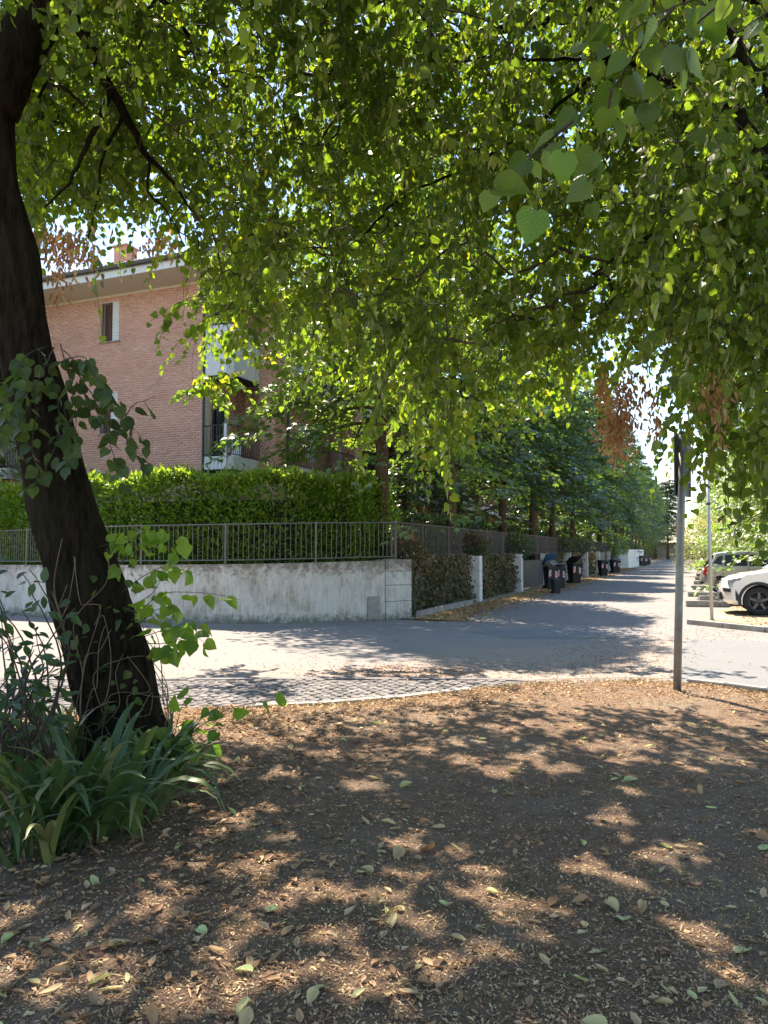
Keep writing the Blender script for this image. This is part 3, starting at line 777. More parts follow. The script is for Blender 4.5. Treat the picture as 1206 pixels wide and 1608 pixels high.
# fence on the curved wall: posts, rails and every bar
def fence(name, path, zf, h, label, pitch=.118, post_every=2.05, mat_=M_fence, maxbars=300, cat='fence'):
    org = Vector((path[0].x, path[0].y, 0)); root = empty(name, org, label=label, cat=cat)
    cum = [0.0]
    for a, b in zip(path[:-1], path[1:]): cum.append(cum[-1] + (b - a).length)
    L = cum[-1]; X = np.array([p.x for p in path]); Y = np.array([p.y for p in path]); cum = np.array(cum)
    def at(s): return Vector((float(np.interp(s, cum, X)), float(np.interp(s, cum, Y)), 0))
    for dz, nm in ((h, 'top_rail'), (.09, 'bottom_rail')):
        mb = MB(org); secs = []
        for p in path:
            z = zf(p.x) + dz
            secs.append(p + Vector((0, 0, z)))
        mb.tube(secs, .017, 6); mb.build(nm, mat_, root)
    bar = MB(); bar.box(-.007, .007, -.007, .007, .09, h); bm_ = bar.mesh('bar', mat_)
    post = MB(); post.box(-.022, .022, -.022, .022, -.03, h + .03); pm_ = post.mesh('post', mat_, .003)
    s = .05; k = 0; far = MB(org)
    while s < L:
        p = at(s); z = zf(p.x)
        if k < maxbars:
            o = link('bar', bm_, root); o.location = (p.x - org.x, p.y - org.y, z); o.rotation_euler = (random.gauss(0, .004), random.gauss(0, .006), .3)
        else:
            far.box(p.x - .007, p.x + .007, p.y - .007, p.y + .007, z + .09, z + h)
        s += pitch; k += 1
    if far.v: far.build('far_bars', mat_, root, kind='stuff')
    s = 0.02
    while s < L:
        p = at(s); o = link('post', pm_, root); o.location = (p.x - org.x, p.y - org.y, zf(p.x)); s += post_every
    return root
fp = offset(wp, .16)
fp = [p for p in fp if p.x > -12.5]; fp.reverse()
fp = [Vector((.30, 18.35, 0))] + fp
fence('wall_railing', fp, wall_top, .90, 'grey metal railing with thin bars on the curved white wall')
fp2 = [along(s, -.62) for s in np.linspace(.3, 62, 30)]
fence('street_railing', fp2, lambda x: 1.42, .92, 'dark railing behind the ivy bays along the street', mat_=M_fence_dark, pitch=.12, post_every=2.4)

# hedge behind the railing
hp = [p for p in offset(wp, 1.45) if -14 < p.x < -2.6]
hp += [Vector((-1.6, 19.25, 0)), Vector((-.4, 20.6, 0)), along(2.2, -3.6), along(5, -3.4)]
hcum = np.concatenate([[0], np.cumsum([(b - a).length for a, b in zip(hp[:-1], hp[1:])])]); HX = np.array([p.x for p in hp]); HY = np.array([p.y for p in hp])
def hedge(name, n, cum, X, Y, top, half, z0, label, mat_, size, tm=T_OVAL):
    org = (float(X[-1]), float(Y[-1]), 0); root = empty(name, org, label=label, cat='hedge')
    L = cum[-1]; s = L * rng.random(n)
    cx = np.interp(s, cum, X); cy = np.interp(s, cum, Y)
    tx = np.interp(s + .1, cum, X) - np.interp(s - .1, cum, X); ty = np.interp(s + .1, cum, Y) - np.interp(s - .1, cum, Y)
    ln = np.hypot(tx, ty) + 1e-9; nx, ny = ty / ln, -tx / ln          # towards the street
    a = rng.random(n) * 1.0
    # cross-section: rounded box, param over front face, top, back
    face = rng.random(n); lump = np.array([mnoise.noise(Vector((q * .9, w_ * 2.5, 3))) + .5 * mnoise.noise(Vector((q * 3.1, w_ * 5, 9))) for q, w_ in zip(s, face)])
    front = face < .66; topm = (face >= .66) & (face < .95)
    T = top + .20 * np.array([mnoise.noise(Vector((q * .8, 7, 3))) for q in s]) + .11 * np.array([mnoise.noise(Vector((q * 2.6, 2, 5))) for q in s])
    h = z0 + (T - z0) * rng.random(n)
    off = np.where(front, half * (1 - .25 * ((h - z0) / (T - z0)) ** 4), np.where(topm, half * (rng.random(n) * 2 - 1), -half))
    z = np.where(topm, T, h)
    dep = np.abs(rng.normal(0, .12, n)); 
    off = off + np.where(topm, 0, np.sign(off) * (lump * .30 - dep)); z = z + np.where(topm, lump * .20 - dep * .8 + (rng.random(n) < .06) * rng.random(n) * .22, 0)
    pos = np.stack([cx + nx * off, cy + ny * off, z], 1)
    ox = np.where(topm, 0, np.sign(off)); out = np.stack([nx * ox, ny * ox, np.where(topm, 1.0, .35)], 1)
    d = out * .9 + rng.normal(0, .6, (n, 3)); d[:, 2] += .25
    nr = rng.normal(0, .6, (n, 3)) + np.array([0, 0, .8]) + out * .3
    sz = size * (.5 + .7 * rng.random(n)); rnd = np.clip(.15 + .45 * rng.random(n) + .35 * (z > T - .35) * rng.random(n) + lump * .15, 0, 1)  # leaves near the top toned lighter, standing in for sun on the hedge
    leaf_cloud('hedge_leaves', tm, pos, d, nr, sz, mat_, root, origin=org, kind='stuff', rnd=rnd)
    mbc = MB(org); q = np.linspace(0, L, 50); ccx = np.interp(q, cum, X); ccy = np.interp(q, cum, Y)
    tx = np.gradient(ccx); ty = np.gradient(ccy); ln = np.hypot(tx, ty)
    hh = half * .5
    mbc.loft([[(x + b/l*hh, y - a_/l*hh, .1), (x - b/l*hh, y + a_/l*hh, .1), (x - b/l*hh, y + a_/l*hh, top - .6), (x + b/l*hh, y - a_/l*hh, top - .6)] for x, y, a_, b, l in zip(ccx, ccy, tx, ty, ln)])
    mbc.build('hedge_core', simple('hedge_dark_fill', (.018, .026, .009), .95, .5, 8, .8, 20), root)  # solid dark block, stands in for the shaded inside of the hedge
    ns = 500; sb = L * rng.random(ns); bx = np.interp(sb, cum, X) + rng.normal(0, half * .2, ns); by = np.interp(sb, cum, Y) + np.abs(rng.normal(0, half * .3, ns))
    a0 = np.stack([bx, by, np.full(ns, .1)], 1); a1 = a0 + np.stack([rng.normal(0, .16, ns), rng.normal(0, .08, ns), (top - .3) * (.6 + .4 * rng.random(ns))], 1)
    seg_mesh('stems', a0, a1, np.full(ns, .014), np.full(ns, .004), M_twig, 4, root, origin=org, kind='stuff')
    return root
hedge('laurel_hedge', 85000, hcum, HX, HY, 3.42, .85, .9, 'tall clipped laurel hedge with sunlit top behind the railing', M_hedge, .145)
g2 = [along(s, -3.1) for s in np.linspace(4, 55, 20)]
c2 = np.concatenate([[0], np.cumsum([(b - a).length for a, b in zip(g2[:-1], g2[1:])])])
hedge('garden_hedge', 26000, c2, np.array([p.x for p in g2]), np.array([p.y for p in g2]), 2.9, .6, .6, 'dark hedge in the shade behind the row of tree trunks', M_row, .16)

# bushes overhanging the ivy wall
def bush(name, c, rx, rz, n, mat_, size, label, cat='bush', tm=T_OVAL, stem=True, rlo=0.0, rhi=1.0, group=None):
    root = empty(name, (c[0], c[1], 0), label=label, cat=cat, group=group); org = (c[0], c[1], 0)
    u = unit(rng.normal(0, 1, (n, 3))); r_ = (.55 + .45 * rng.random((n, 1)) ** .5)
    lump = np.array([mnoise.noise(Vector(q * 1.8) + Vector(c)) for q in u]).reshape(-1, 1)
    pos = np.array(c) + u * r_ * (1 + .45 * lump) * np.array([rx, rx, rz])
    d = u * .8 + rng.normal(0, .6, (n, 3)); nr = rng.normal(0, .7, (n, 3)) + np.array([0, 0, .9])
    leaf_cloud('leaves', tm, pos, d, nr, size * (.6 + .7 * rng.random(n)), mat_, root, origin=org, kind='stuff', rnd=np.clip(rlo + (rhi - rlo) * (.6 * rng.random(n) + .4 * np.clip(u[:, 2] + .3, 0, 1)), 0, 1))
    if stem:
        k = 24; a0 = np.tile(np.array([c[0], c[1], max(.0, c[2] - rz * 1.2)]), (k, 1)) + rng.normal(0, .08, (k, 3)) * np.array([1, 1, 0]); a1 = np.array(c) + unit(rng.normal(0, 1, (k, 3))) * np.array([rx, rx, rz]) * .75
        seg_mesh('stems', a0, a1, np.full(k, .02), np.full(k, .006), M_twig, 4, root, origin=org)
    return root
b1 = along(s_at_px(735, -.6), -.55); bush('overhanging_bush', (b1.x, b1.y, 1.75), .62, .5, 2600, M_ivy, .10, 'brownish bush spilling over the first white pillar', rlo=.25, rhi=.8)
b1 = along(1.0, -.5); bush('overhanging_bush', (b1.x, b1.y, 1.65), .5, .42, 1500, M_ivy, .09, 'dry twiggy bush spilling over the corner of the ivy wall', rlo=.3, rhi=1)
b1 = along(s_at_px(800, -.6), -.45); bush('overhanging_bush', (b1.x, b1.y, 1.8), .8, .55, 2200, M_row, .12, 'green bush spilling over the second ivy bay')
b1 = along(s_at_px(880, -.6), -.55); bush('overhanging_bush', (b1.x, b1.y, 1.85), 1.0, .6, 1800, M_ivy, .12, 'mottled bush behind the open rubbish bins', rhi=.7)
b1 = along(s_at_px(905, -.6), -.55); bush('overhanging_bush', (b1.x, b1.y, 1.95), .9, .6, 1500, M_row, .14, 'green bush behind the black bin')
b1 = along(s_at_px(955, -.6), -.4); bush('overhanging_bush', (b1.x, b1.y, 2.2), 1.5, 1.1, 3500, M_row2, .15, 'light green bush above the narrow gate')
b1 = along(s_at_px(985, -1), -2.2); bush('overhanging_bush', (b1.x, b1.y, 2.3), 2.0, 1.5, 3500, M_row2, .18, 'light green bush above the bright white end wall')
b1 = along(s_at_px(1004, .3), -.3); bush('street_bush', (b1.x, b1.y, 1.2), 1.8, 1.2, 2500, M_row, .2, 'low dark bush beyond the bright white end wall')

# ================================================================== brick house
CB = Vector((-5.57, 23.4, 0)); BA = math.atan2(-.378, .926)
house = empty('brick_house', CB, BA, label='long red brick apartment house with white balconies and a tiled roof behind the hedge', cat='building')
def cells_wall(mb, plane, p, u0, u1, z0, z1, ops, th=.32, out=1):
    """wall on plane 'x' or 'y' at coordinate p; ops openings; out = +-1 side of the outer face; solid cells"""
    us = sorted({u0, u1, *[o[0] for o in ops], *[o[1] for o in ops]}); zs = sorted({z0, z1, *[o[2] for o in ops], *[o[3] for o in ops]})
    for ua, ub in zip(us[:-1], us[1:]):
        for za, zb in zip(zs[:-1], zs[1:]):
            um, zm = (ua + ub) / 2, (za + zb) / 2
            if any(o[0] < um < o[1] and o[2] < zm < o[3] for o in ops): continue
            lo, hi = sorted((p, p - out * th))
            if plane == 'y': mb.box(ua, ub, lo, hi, za, zb)
            else: mb.box(lo, hi, ua, ub, za, zb)
def brick_cells(u0, u1, z0, z1, ops=(), L=.25, H=.075, j=.014):
    out = []
    nz = int((z1 - z0) / H)
    for r_ in range(nz):
        za = z0 + r_ * H; zb = za + H - j; u = u0 - (r_ % 2) * L / 2
        while u < u1:
            a, b = max(u, u0), min(u + L - j, u1); u += L
            if b - a < .03: continue
            segs = [(a, b)]
            for o in ops:
                if zb > o[2] and za < o[3]:
                    ns = []
                    for (p_, q_) in segs:
                        if q_ <= o[0] or p_ >= o[1]: ns.append((p_, q_))
                        else:
                            if p_ < o[0]: ns.append((p_, o[0]))
                            if q_ > o[1]: ns.append((o[1], q_))
                    segs = ns
            out += [(p_, q_, za, zb) for p_, q_ in segs if q_ - p_ > .02]
    return out
def bricks_mesh(name, cells_, plane, p, out, parent, proud=.007):
    n = len(cells_); c = np.array(cells_)
    pr = p + out * proud * (1 + .35 * rng.normal(0, 1, n)); bk = np.full(n, p - out * .002)
    def vert(u, w, z):
        return np.stack([u, w, z], 1) if plane == 'y' else np.stack([w, u, z], 1)
    v = np.stack([vert(c[:,0], pr, c[:,2]), vert(c[:,1], pr, c[:,2]), vert(c[:,1], pr, c[:,3]), vert(c[:,0], pr, c[:,3]),
                  vert(c[:,0], bk, c[:,2]), vert(c[:,1], bk, c[:,2]), vert(c[:,1], bk, c[:,3]), vert(c[:,0], bk, c[:,3])], 1)
    F = np.array([(0,1,2,3),(1,0,4,5),(2,1,5,6),(3,2,6,7),(0,3,7,4)])
    if (out < 0) != (plane == 'y'): F = F[:, ::-1]
    me = bpy.data.meshes.new(name); me.vertices.add(n*8); me.vertices.foreach_set('co', v.reshape(-1).astype(np.float32))
    loops = (F.ravel()[None] + (np.arange(n)*8)[:, None]).ravel(); me.loops.add(len(loops)); me.loops.foreach_set('vertex_index', loops.astype(np.int32))
    me.polygons.add(n*5); me.polygons.foreach_set('loop_start', (np.arange(n*5)*4).astype(np.int32)); me.polygons.foreach_set('loop_total', np.full(n*5, 4, np.int32))
    at = me.attributes.new('rnd', 'FLOAT', 'POINT'); at.data.foreach_set('value', np.repeat(np.clip(.5 + .16 * rng.normal(0, 1, n) + .12 * np.sin(np.round(c[:, 2] / .075) * 12.9898), 0, 1), 8).astype(np.float32))
    me.materials.append(M_brick); me.update(calc_edges=True)
    return link(name, me, parent, kind='stuff')
ops1 = [(-4.09, -3.35, 8.50, 9.80), (-4.09, -3.35, 5.45, 6.78), (-4.09, -3.35, 2.4, 3.7), (-9.3, -7.45, 4.25, 6.9), (-9.3, -7.45, 7.2, 9.7)]
mb = MB(); cells_wall(mb, 'y', 0.0, -13, 0, 0, 10.05, ops1, out=-1)
gable = mb.build('end_wall', M_mortar, house)
bricks_mesh('bricks', brick_cells(-13, .007, .9, 10.0, ops1), 'y', 0.0, -1, gable)
# side wall towards the street (first bay) and further blocks
opsB = [(.45, 1.35, 4.3, 6.5), (.45, 1.35, 7.3, 9.5)]
mb = MB(); cells_wall(mb, 'x', 0.0, .33, 2.3, 0, 10.05, opsB, out=1); side = mb.build('balcony_wall', M_mortar, house)
bricks_mesh('bricks', brick_cells(.33, 2.3, 3.5, 10.0, opsB), 'x', 0.0, 1, side)
opsC = []
for k in range(11):
    y0 = 3.0 + k * 6.2
    for z0, z1 in ((4.25, 6.5), (7.25, 9.5)):
        opsC.append((y0, y0 + 1.0, z0, z1)); opsC.append((y0 + 3.2, y0 + 4.4, z0 + (0.8), z1))
mb = MB(); cells_wall(mb, 'x', .25, 2.3, 70, 0, 10.05, opsC, out=1, th=.3); sw = mb.build('street_wall', M_bricktex, house)
# unseen inner mass, added to block sky and light through the house
mb = MB(); mb.box(-12.9, -.9, .9, 69, 0, 10.0); mb.build('inner_block', M_dark, house)
for nm, y0, y1 in (('shutter', 0, 0),):
    for i, o in enumerate(opsC):
        mb = MB()
        m_ = 12
        for q in range(m_):
            z0 = o[2] + (o[3] - o[2]) * q / m_
            mb.box(.02, .06, o[0] + .02, o[1] - .02, z0, z0 + (o[3] - o[2]) / m_ - .012)
        mb.box(.0, .018, o[0], o[1], o[2], o[3])
        mb.build('roller_shutter', M_shutter if (i // 2) % 2 == 0 else M_wood, house)
for o in opsB:
    mb = MB(); mb.box(-.2, -.15, o[0], o[1], o[2], o[3]); mb.box(-.14, -.10, o[0] + .38, o[0] + .44, o[2], o[3]); mb.build('glass_door', simple('dark_glass', (.03, .035, .04), .12, .1), house)
# windows of the end wall: bars and pale shutter
for o in ops1[:3]:
    w = MB(); w.box(o[0] + .001, o[1] - .001, .22, .26, o[2], o[3]); win = w.build('window', M_wood, house)
    m_ = MB()
    for q in range(14):
        z0 = o[2] + (o[3] - o[2]) * q / 14; m_.box(o[1] - .30, o[1] - .02, .03, .05, z0 + .004, z0 + (o[3] - o[2]) / 14 - .006)
    m_.box(o[1] - .30, o[1] - .02, .051, .06, o[2], o[3])
    m_.build('shutter', M_shutter, win)
    for q in range(4):
        b = MB(); u = o[0] + .04 + q * .115; b.box(u, u + .022, .01, .03, o[2], o[3]); b.build('bar', M_metal_dark, win)
    b = MB(); b.box(o[0] - .05, o[1] + .05, -.05, .06, o[2] - .05, o[2] - .003); b.build('sill', M_concrete, win)
for o in ops1[3:]:
    mb = MB(); mb.box(o[0], o[1], .9, .95, o[2], o[3]); mb.build('recess_door', M_shutter, house)
# brick piers that carry the balconies
def pier(y0, w=.64, x0=1.0, real=False):
    mb = MB(); mb.box(x0, x0 + .60, y0, y0 + .68, 0, 10.05); p_ = mb.build('brick_pier', M_mortar if real else M_bricktex, house)
    if real:
        bricks_mesh('bricks', brick_cells(x0, x0 + .607, .9, 10.0), 'y', y0, -1, p_)
        bricks_mesh('bricks', brick_cells(y0, y0 + .68, .9, 10.0), 'x', x0 + .6, 1, p_)
        bricks_mesh('bricks', brick_cells(y0, y0 + .68, .9, 10.0), 'x', x0, -1, p_)
pier(1.6, real=True)
for k in range(1, 11): pier(1.6 + k * 6.2)
mb = MB(); mb.tube([(1.66, 2.34, 0), (1.66, 2.34, 10.0)], .05, 8); mb.build('downpipe', M_metal_dark, house)
mb = MB(); mb.tube([(.04, -.06, 0), (.04, -.06, 10.0)], .04, 8); mb.build('downpipe', M_metal_dark, house)
# first balcony: floor slab with white ribbed edge, railing, post
def railing(root, pts, z0, h, pitch=.11):
    for a, b in zip(pts[:-1], pts[1:]):
        a = Vector(a); b = Vector(b); D = b - a; n = int(D.length / pitch)
        mb = MB(); mb.tube([a + Vector((0, 0, z0 + h)), b + Vector((0, 0, z0 + h))], .022, 6); mb.tube([a + Vector((0, 0, z0 + .06)), b + Vector((0, 0, z0 + .06))], .015, 6); mb.build('handrail', M_metal_dark, root)
        mb = MB()
        for i in range(n + 1):
            p = a + D * (i / n); mb.box(p.x - .008, p.x + .008, p.y - .008, p.y + .008, z0 + .05, z0 + h)
        mb.build('railing_bars', M_metal_dark, root)
def slab(outline, z0, z1, mat_, nm='balcony', parent=house):
    mb = MB(); n = len(outline)
    mb.add([(x, y, z0) for x, y in outline] + [(x, y, z1) for x, y in outline], [tuple(range(n))[::-1], tuple(range(n, 2*n))] + [(i, (i+1) % n, n+(i+1) % n, n+i) for i in range(n)])
    return mb.build(nm, mat_, parent)
bal = slab([(.01, -.02), (.85, -.02), (1.0, .12), (1.0, 1.6), (.01, 1.6)], 4.05, 4.22, M_dark)
def ribs(pts, z0, z1, parent, pitch=.12):
    for a, b in zip(pts[:-1], pts[1:]):
        a = Vector(a); b = Vector(b); D = b - a; n = max(1, int(D.length / pitch)); t = D.normalized(); nn = Vector((t.y, -t.x, 0)); mb = MB()
        for i in range(n):
            p = a + D * (i / n); q = a + D * ((i + (.88 if n > 1 else 1)) / n)
            mb.add([p, q, q + nn * .03, p + nn * .03], []) if False else None
            vs_ = [p, q, q + nn * .03, p + nn * .03]
            mb.add([(v.x, v.y, z0) for v in vs_] + [(v.x, v.y, z1) for v in vs_], [(0,3,2,1),(4,5,6,7),(0,1,5,4),(1,2,6,5),(2,3,7,6),(3,0,4,7)])
        mb.build('edge_ribs', M_shutter, parent)
ribs([(.03, -.02, 0), (.86, -.02, 0), (1.0, .12, 0), (1.0, 1.6, 0)], 4.1, 4.5, bal)
railing(bal, [(.03, -.03, 0), (.86, -.03, 0), (1.01, .12, 0), (1.01, 1.58, 0)], 4.5, .95)
mb = MB(); mb.box(.80, .90, -.08, .02, 4.05, 5.48); mb.build('post', M_pole2, bal)
bal2 = slab([(.01, -.02), (.85, -.02), (1.0, .12), (1.0, 1.6), (.01, 1.6)], 6.95, 7.12, M_dark)
ribs([(.03, -.02, 0), (.86, -.02, 0), (1.0, .12, 0), (1.0, 1.6, 0)], 7.0, 8.55, bal2, pitch=9)
b3 = slab([(-9.3, -.6), (-7.45, -.6), (-7.45, .9), (-9.3, .9)], 4.1, 4.25, M_dark); ribs([(-9.3, -.6, 0), (-7.45, -.6, 0), (-7.45, -.05, 0)], 4.05, 4.42, b3); railing(b3, [(-9.3, -.6, 0), (-7.47, -.6, 0), (-7.47, -.05, 0)], 4.42, .9)
# further balconies along the street side
for k in range(11):
    y0 = 2.35 + k * 6.2
    b = slab([(.26, y0), (1.55, y0), (1.55, y0 + 5.4), (.26, y0 + 5.4)], 4.05, 4.22, M_concrete); ribs([(1.55, y0, 0), (1.55, y0 + 5.4, 0)], 4.05, 4.45, b, pitch=.12 if k < 2 else 1.0)
    railing(b, [(1.57, y0, 0), (1.57, y0 + 5.4, 0)], 4.45, .9, pitch=.12 if k < 3 else .3)
    b = slab([(.26, y0), (1.55, y0), (1.55, y0 + 5.4), (.26, y0 + 5.4)], 7.05, 7.2, M_concrete); ribs([(1.55, y0, 0), (1.55, y0 + 5.4, 0)], 7.0, 8.7, b, pitch=1.35)
# roof: soffit, fascia, gutter, tiles
mb = MB(); mb.box(-14, 1.9, -1.2, 70, 10.056, 10.10); mb.build('soffit', M_soffit, house)
mb = MB(); mb.box(-14, 1.93, -1.23, -1.202, 10.06, 10.33); mb.box(1.902, 1.93, -1.20, 70, 10.06, 10.33); mb.build('fascia', M_shutter, house)
mb = MB(); mb.tube([(-14, -1.30, 10.36), (1.98, -1.30, 10.36)], .085, 8); mb.tube([(1.98, -1.30, 10.36), (1.98, 70, 10.36)], .085, 8); mb.build('gutter', M_gutter, house)
mb = MB(); mb.add([(-14, -1.2, 10.34), (1.9, -1.2, 10.34), (1.9, 70, 10.34), (-14, 70, 10.34), (-6.05, 6.75, 12.7), (-6.05, 62, 12.7)], [(0,1,4),(1,2,5,4),(2,3,5),(3,0,4,5),(0,3,2,1)]); roof = mb.build('roof', M_tile, house)
tl = MB(); sec = []
for yy, zz in ((-.02, 0), (1.35, .40)):
    sec.append([(.09 * math.cos(math.pi * k / 8), yy, zz + .09 * math.sin(math.pi * k / 8)) for k in range(9)] + [(-.07, yy, zz), (.07, yy, zz)])
tl.loft(sec); tmesh = tl.mesh('roof_tile', M_tile)
for i in range(74):
    o = link('roof_tile', tmesh, roof); o.location = (-13.9 + i * .214, -1.27, 10.40 + random.gauss(0, .004)); o.rotation_euler = (0, 0, random.gauss(0, .015))
ch = MB(); ch.box(-6.5, -5.9, 3.2, 3.8, 11, 13.25); chim = ch.build('chimney', M_bricktex, roof)
ch = MB(); ch.box(-6.56, -5.84, 3.14, 3.86, 13.25, 13.33); ch.build('cap', M_tile, roof)
# drying rack on the first balcony, its own thing
rk = empty('drying_rack', CB + Matrix.Rotation(BA, 3, 'Z') @ Vector((.62, .72, 4.24)), BA + R(18), label='folding clothes airer with white laundry on the first floor balcony', cat='airer')
mb = MB(); mb.tube([(-.45, -.2, 0), (.45, -.2, .95)], .012, 5); mb.tube([(.45, -.2, 0), (-.45, -.2, .95)], .012, 5); mb.tube([(-.45, .2, 0), (.45, .2, .95)], .012, 5); mb.tube([(.45, .2, 0), (-.45, .2, .95)], .012, 5); mb.build('frame', M_wood, rk)
mb = MB()
for i in range(9): mb.tube([(-.5 + i * .125, -.28, .96), (-.5 + i * .125, .28, .96)], .005, 4)
mb.build('wires', M_pole2, rk)
for x0, x1, zl in ((-.32, -.05, .45), (.0, .3, .1)):
    mb = MB(); cols = 7; vs = []
    for i in range(cols):
        x = x0 + (x1 - x0) * i / (cols - 1)
        for z, yy in ((.97, -.0), (.9, -.22 + .02 * math.sin(i * 2)), (zl, -.25 + .04 * math.sin(i * 2.2))): vs.append((x, yy, z))
    mb.add(vs, [(i*3+j, i*3+j+1, (i+1)*3+j+1, (i+1)*3+j) for i in range(cols-1) for j in range(2)], True); mb.build('laundry', M_cloth, rk)

# ================================================================== trees
def leafy(name, starts, out, length, nl, tm, mat_, size, root, org, droop=.6, bract=0, rnd_bias=0, nspread=.95, hang=.8, rnd_arr=None):
    """leafy twigs: starts (N,3), out (N,3)"""
    N = len(starts); out = unit(out); length = np.asarray(length).reshape(-1, 1) * np.ones((N, 1))
    sd = unit(np.cross(out, np.array([0, 0, 1.]) + rng.normal(0, .1, (N, 3))))
    P_, D_, N_, S_, rn = [], [], [], [], []
    prev = starts; A, B = [], []
    base = rng.random(N)
    for i in range(nl):
        t = (i + .6) / nl
        p = starts + out * length * t + np.array([0, 0, -1.]) * droop * length * t * t
        A.append(prev); B.append(p); prev = p
        sg = 1 if i % 2 == 0 else -1
        d = sd * sg * .65 + out * .35 + np.array([0, 0, -hang]) + rng.normal(0, .42, (N, 3))
        nr = np.array([0, 0, .55]) + out * .2 + rng.normal(0, nspread, (N, 3))
        P_.append(p + unit(d) * .02); D_.append(d); N_.append(nr); S_.append(size * (.65 + .6 * rng.random(N)) * (1.05 - .3 * t)); rn.append(base)
    P_ = np.concatenate(P_); D_ = np.concatenate(D_); N_ = np.concatenate(N_); S_ = np.concatenate(S_); rn = np.concatenate(rn)
    kp = sun_gap(P_); P_, D_, N_, S_, rn = P_[kp], D_[kp], N_[kp], S_[kp], rn[kp]
    rnd = np.clip(.55 * rn + .4 * rng.random(len(P_)) + rnd_bias, 0, 1)
    leaf_cloud(name, tm, P_, D_, N_, S_, mat_, root, origin=org, kind='stuff', rnd=rnd)
    if bract:
        sel = rng.random(len(P_)) < bract; n = int(sel.sum())
        d = D_[sel] * .3 + np.array([0, 0, -1.]) + rng.normal(0, .3, (n, 3)); nr = rng.normal(0, 1, (n, 3))
        leaf_cloud('bracts', T_STRIP, P_[sel], d, nr, .075 + .035 * rng.random(n), M_bract, root, origin=org, kind='stuff')
    return np.concatenate(A), np.concatenate(B)

def grow(limbs, targets):
    """limbs: list of [(Vector, r)...] paths (first is the trunk); targets (N,3). Greedy branching. returns segs and end directions"""
    pos = []; par = []; fix = []; pl = []
    for li, path in enumerate(limbs):
        last = -1
        for k, (p, r_) in enumerate(path):
            if k == 0 and li > 0:
                d = [(Vector(pos[i]) - p).length for i in range(len(pos))]; last = int(np.argmin(d))
            pos.append(tuple(p)); par.append(last); fix.append(r_); pl.append((pl[last] if last >= 0 else 0) + .12); last = len(pos) - 1
    nfix = len(pos)
    cap = nfix + 16 * len(targets) + 10
    X = np.zeros((cap, 3)); X[:nfix] = np.array(pos); PL = np.zeros(cap); PL[:nfix] = pl; n = nfix
    ok = np.zeros(cap, bool); ok[:nfix] = np.array([r_ < .2 for r_ in fix])
    d0 = np.min(np.linalg.norm(targets[:, None, :] - X[None, :nfix:3], axis=2), axis=1)
    outd = np.zeros_like(targets)
    for ti in np.argsort(d0):
        t = targets[ti]; dd = X[:n] - t; dist = np.sqrt((dd ** 2).sum(1)); cost = dist + .10 * PL[:n] + (~ok[:n]) * 3 + np.maximum(0, t[2] - X[:n, 2] - 1.0) * .0
        i = int(np.argmin(cost)); p0 = X[i]; L = dist[i]; m = max(2, min(14, int(L / .22)))
        ctrl = (p0 + t) / 2 + np.array([0, 0, .16 * L]) + rng.normal(0, .07 * L, 3)
        last = i
        for k in range(1, m + 1):
            s = k / m; q = (1-s)**2 * p0 + 2*s*(1-s) * ctrl + s*s * t + (rng.normal(0, .012, 3) if k < m else 0)
            X[n] = q; PL[n] = PL[last] + L / m; ok[n] = True; par.append(last); fix.append(0); last = n; n += 1
        outd[ti] = t - (p0 * .3 + ctrl * .7)
    cnt = np.zeros(n); haschild = np.zeros(n, bool)
    for i in range(n - 1, -1, -1):
        if not haschild[i]: cnt[i] += 1
        if par[i] >= 0: cnt[par[i]] += cnt[i]; haschild[par[i]] = True
    rad = np.maximum(np.array(fix), np.where(np.arange(n) < nfix, 0, .0030 * cnt ** .46))
    idx = np.array([i for i in range(nfix, n)]); pr = np.array([par[i] for i in idx])
    r0 = np.minimum(rad[pr], rad[idx] * 1.25)
    return X[pr], X[idx], r0, rad[idx], outd

def trunk_obj(name, path, root, mat_, n=18, ridge=.05, flare=0.0, smoothjit=True):
    org = root.location; mb = MB(org)
    z0 = path[0][0].z
    def jit(a, i, p):
        v = 1 + ridge * mnoise.noise(Vector((math.cos(a) * 5, math.sin(a) * 5, p.z * 1.2))) * 2 + (ridge * .55 * (abs(mnoise.noise(Vector((a * 7, p.z * 2.2, 3)))) * 4 - 1) if n > 40 else 0) + ridge * .8 * math.sin(a * 9 + 3 * mnoise.noise(Vector((math.cos(a), math.sin(a), p.z * .8))))
        v += .12 * mnoise.noise(Vector((math.cos(a) * .9, math.sin(a) * .9, p.z * 1.7 + 5)))
        if flare: v += flare * max(0, 1 - (p.z - z0) / .55) ** 2 * (1 + .5 * math.sin(a * 4 + 1))
        return v
    mb.tube([p for p, r_ in path], [r_ for p, r_ in path], n, True, jit)
    return mb.build(name, mat_, root)

